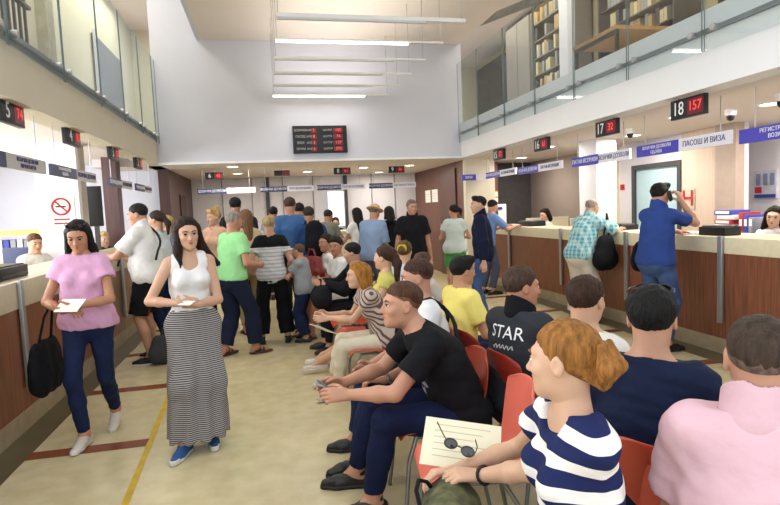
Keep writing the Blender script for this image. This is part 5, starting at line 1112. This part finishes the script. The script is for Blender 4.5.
jn = sit('brown-haired person sitting low in the right row behind the white T-shirt man', 1.36, 4.9, -80, height=1.56, tone='c98f6e', hv=.008, bv=.014, lean=0, look=(10, 0, 0), haircol='5c4130', hair=dict(SHORT, t=.012), top=TEE(cloth('dove cotton', 'b8b2aa'), sleeve=.6), bottom=TR(CHAR, .01))
# seated in black with large bag, young man in white, red bag
jk = sit('black-haired person in a black top sitting in front of the young man in white', 1.02, 6.40, 96, height=1.64, tone='c08a68', hv=.008, bv=.013, lean=8, look=(-20, 10, 0), haircol='121014', hair=dict(SHORT, t=.018), top=TEE(BLK, sleeve=1.9, name='jacket', e=.024), bottom=TR(BLK, .012), hands=((.58, 6.55, .78), (.58, 6.28, .78)))
bagshape([((0, -.15, .10), (0, .15, .10), .10, .10, (1, 0, 0), 1.0), ((.02, -.12, .17), (.02, .12, .17), .08, .08, (1, 0, 0), 1.1)], 0, 'large_bag', 'large black bag on the knees of the seated person in black', 'bag', (.55, 6.34, .52), BLK, 0, strap=[[(0, -.08, .22), (0, -.05, .32), (0, .05, .32), (0, .08, .22)]], handlemat=CHAR)
jm = sit('young dark-haired man in a white T-shirt sitting and looking at the camera', .93, 7.05, 108, height=1.78, tone='b97d5c', hv=.008, bv=.013, lean=10, look=(42, 4, 0), haircol='17120f', hair=dict(SHORT, t=.014), top=TEE(WHT, sleeve=.65), bottom=dict(kind='trousers', mat=cloth('white shorts', 'd4d0ca'), len=.9, e=.02), shoes=SAND, hands=((.55, 7.2, .72), (.58, 6.95, .72)), feet=((.42, 7.25, .09), (.46, 7.0, .09)))
jr = sit('woman in white sitting behind the red bag at the end of the row', .84, 7.72, 105, height=1.80, fem=True, tone='b97d5c', hv=.009, bv=.015, lean=6, look=(20, 4, 0), haircol='2b1d18', hair=dict(LONG, t=.012), top=TEE(WHT, sleeve=.5), bottom=TR(CHAR, .01), hands=((.60, 7.8, .82), (.62, 7.6, .82)))
bagshape([((0, -.15, .12), (0, .15, .12), .11, .11, (1, 0, 0), 2), ((0, -.14, .24), (0, .14, .24), .08, .08, (1, 0, 0), 2)], 0, 'handbag', 'dark red handbag on the knees of the woman in white', 'bag', (.56, 7.60, .68), M('oxblood leather', '7a1f1f', rough=.45), 0.5, strap=[[(0, -.1, .32), (0, -.05, .42), (0, .05, .42), (0, .1, .32)]])
# right row
j = sit('boy with black hair in a pale yellow shirt sitting in profile', 1.36, 3.98, -78, height=1.62, tone='c08560', hv=.006, bv=.010, lean=6, look=(-2, 4, 0), haircol='15110f', hair=dict(SHORT, t=.015, quiff=True), top=TEE(cloth('pale yellow', 'e2d374'), sleeve=.68, e=.02), bottom=TR(JEAN, .012), hands=((1.72, 3.86, .62), (1.72, 4.1, .6)))
jt = sit('man in a dark grey jacket with white lettering on the back', 1.31, 2.83, -66, height=1.70, tone='c07d5e', hv=.0055, bv=.0095, lean=4, fat=1.05, look=(-26, 4, 0), haircol='4d3a2c', hair=dict(SHORT, t=.011, amp=.0022), top=TEE(cloth('anthracite', '2f3237'), sleeve=1.9, e=.022, name='jacket', collar=True, cmat=BLK), bottom=TR(CHAR, .012))
tj = cloth_of(jt, 'jacket')
cB = jt['C']-jt['fv']*.2+jt['d2']*.11
tx = text('STAR', .098, tuple(cB), '-Y', WTXT, jt['E'], name='jacket_lettering', ex=0, sx=1.0); decal(tx, tj, (0, -1, .12), .004)
tx = B().tube([tuple(cB-jt['d2']*(.075+.012*math.sin(t*1.9))+V(.008*t-.07, 0, 0)) for t in range(18)], .004, 5).make('jacket_squiggle', LGREY, jt['E']); decal(tx, tj, (0, -1, .12), .004)
jq = sit('brown-haired man in a pale T-shirt sitting between the lettered jacket and the navy pullover', 1.36, 2.26, -66, height=1.72, tone='cf9878', hv=.0055, bv=.010, lean=3, look=(8, 4, 0), haircol='3d271b', hair=dict(SHORT, t=.009), top=TEE(cloth('oatmeal cotton', 'cfcac2'), sleeve=.65), bottom=TR(CHAR, .012))
jn2 = sit('black-haired man in a navy pullover with sunglasses on his head, seen from behind', 1.27, 1.70, -56, height=1.78, tone='c68d6c', hv=.005, bv=.009, lean=6, fat=.95, look=(14, 4, 0), haircol='0f0d0e', hair=dict(SHORT, t=.012), top=TEE(cloth('navy pullover', '131c35'), sleeve=1.9, e=.024, name='pullover', fold=.006), bottom=TR(CHAR, .014))
w = jn2['w']; H = jn2['H']; sunnies(jn2, lambda x, y, z: w(H(x, .062+y*1.1, .108+z*.8)), 0, 'black sunglasses on top of the black-haired man in the navy pullover')
jg = sit('man with cropped hair in a pale pink polo shirt, back turned, lower right corner', 1.18, 1.15, -50, height=1.78, tone='c98f72', hv=.005, bv=.009, lean=6, fat=.98, look=(10, 4, 0), haircol='4a3a30', hair=[dict(kind='short', t=.0012, amp=0, col='7b685e'), dict(kind='top', t=.006, amp=.0012)], top=dict(mat=cloth('pale pink pique', 'd9b3bd'), sleeve=.7, e=.024, hem=-.08, flare=.02, collar=True, name='polo_shirt'), bottom=TR(CHAR, .014))
# woman in the striped top
STR = stripes('navy and white bands', 'e3e0dc', '1b2450', .085, .55, warp=.05)
js = sit('woman with an auburn bun in a navy and white banded top, lower centre', .86, 1.43, 84, hands=((.60, 1.84, .66), (.66, 1.74, .68)), feet=((.40, 1.75, .09), (.45, 1.5, .09)), height=1.72, fem=True, tone='d9a684', hv=.0042, bv=.0075, lean=4, twist=0, fd=((-.2, 1, .1), (.1, .9, .1)), pn=((-.4, 0, -1), (.2, .2, -1)), poles=((1, -.5, -.8), (-1, -.7, -.9)), grip=(.6, .55), look=(-42, 3, 4), haircol='ad7436',
    hair=dict(kind='up', t=.008, amp=.0018, freq=230, locks=[((0, -.07, .01), (0, -.11, .0), .04, .045)]+[((x_, -.12, .055), (x_*1.15, -.155+abs(x_)*.5, .0), .012, .023) for x_ in (-.045, -.015, .015, .045)]+[((x_*1.15, -.155+abs(x_)*.5, .0), (x_*.5, -.115, -.06), .023, .010) for x_ in (-.045, -.015, .015, .045)]+[((.05, -.04, .0), (.02, -.10, -.05), .022, .012), ((-.05, -.04, .0), (-.02, -.10, -.05), .022, .012)], tight=True), top=TEE(STR, sleeve=.42, e=.018, flare=.03, hem=-.06, neck=.03, name='banded_top', scoop=[((0, .075, .0), (.085, .075, .06))]), bottom=TR(JEAN, .01))
bracelet(js, 1, .02, .029, .006, 'bracelet', BLACK, '', '')
wl = js['w'](js['wr'][1]); wr_ = js['w'](js['wr'][0])
booklet('cream printed sheet under the hand of the banded top woman', (.66, 1.93, .71), math.radians(-22), .62, .29, .20, mat=M('cream paper', 'e0d8bc', rough=.7, var=.01), roll=.12)
o_ = Vector(((wl[0]*.65+wr_[0]*.35)-.02, wl[1]*.65+wr_[1]*.35+.06, .745)); Rg = Matrix.Rotation(math.radians(-25), 3, 'Z') @ Matrix.Rotation(math.radians(-55), 3, 'X') @ Matrix.Rotation(math.radians(25), 3, 'Y')
sunnies(js, lambda x, y, z: tuple(o_+Rg @ Vector((x, y, z))), 0, 'dark sunglasses lying on the cream sheet in her hand')
KHB = M('khaki patterned cloth', '1f1f1c', rough=.8, var=.2, nscale=16, col2='6f7048')
bagshape([((-.12, 0, .10), (.12, .0, .10), .10, .10, None, 1), ((-.14, .02, .03), (.14, .02, .03), .08, .08, None, 1)], 0, 'handbag', 'dark bag with olive pattern on the lap of the banded top woman', 'bag', (.52, 1.66, .47), KHB, 1.2, strap=[[(-.12, .05, .14), (-.10, .08, .20), (-.04, .10, .235), (.03, .10, .235), (.09, .08, .2), (.12, .05, .14)]], sr=.007, handlemat=BLK)
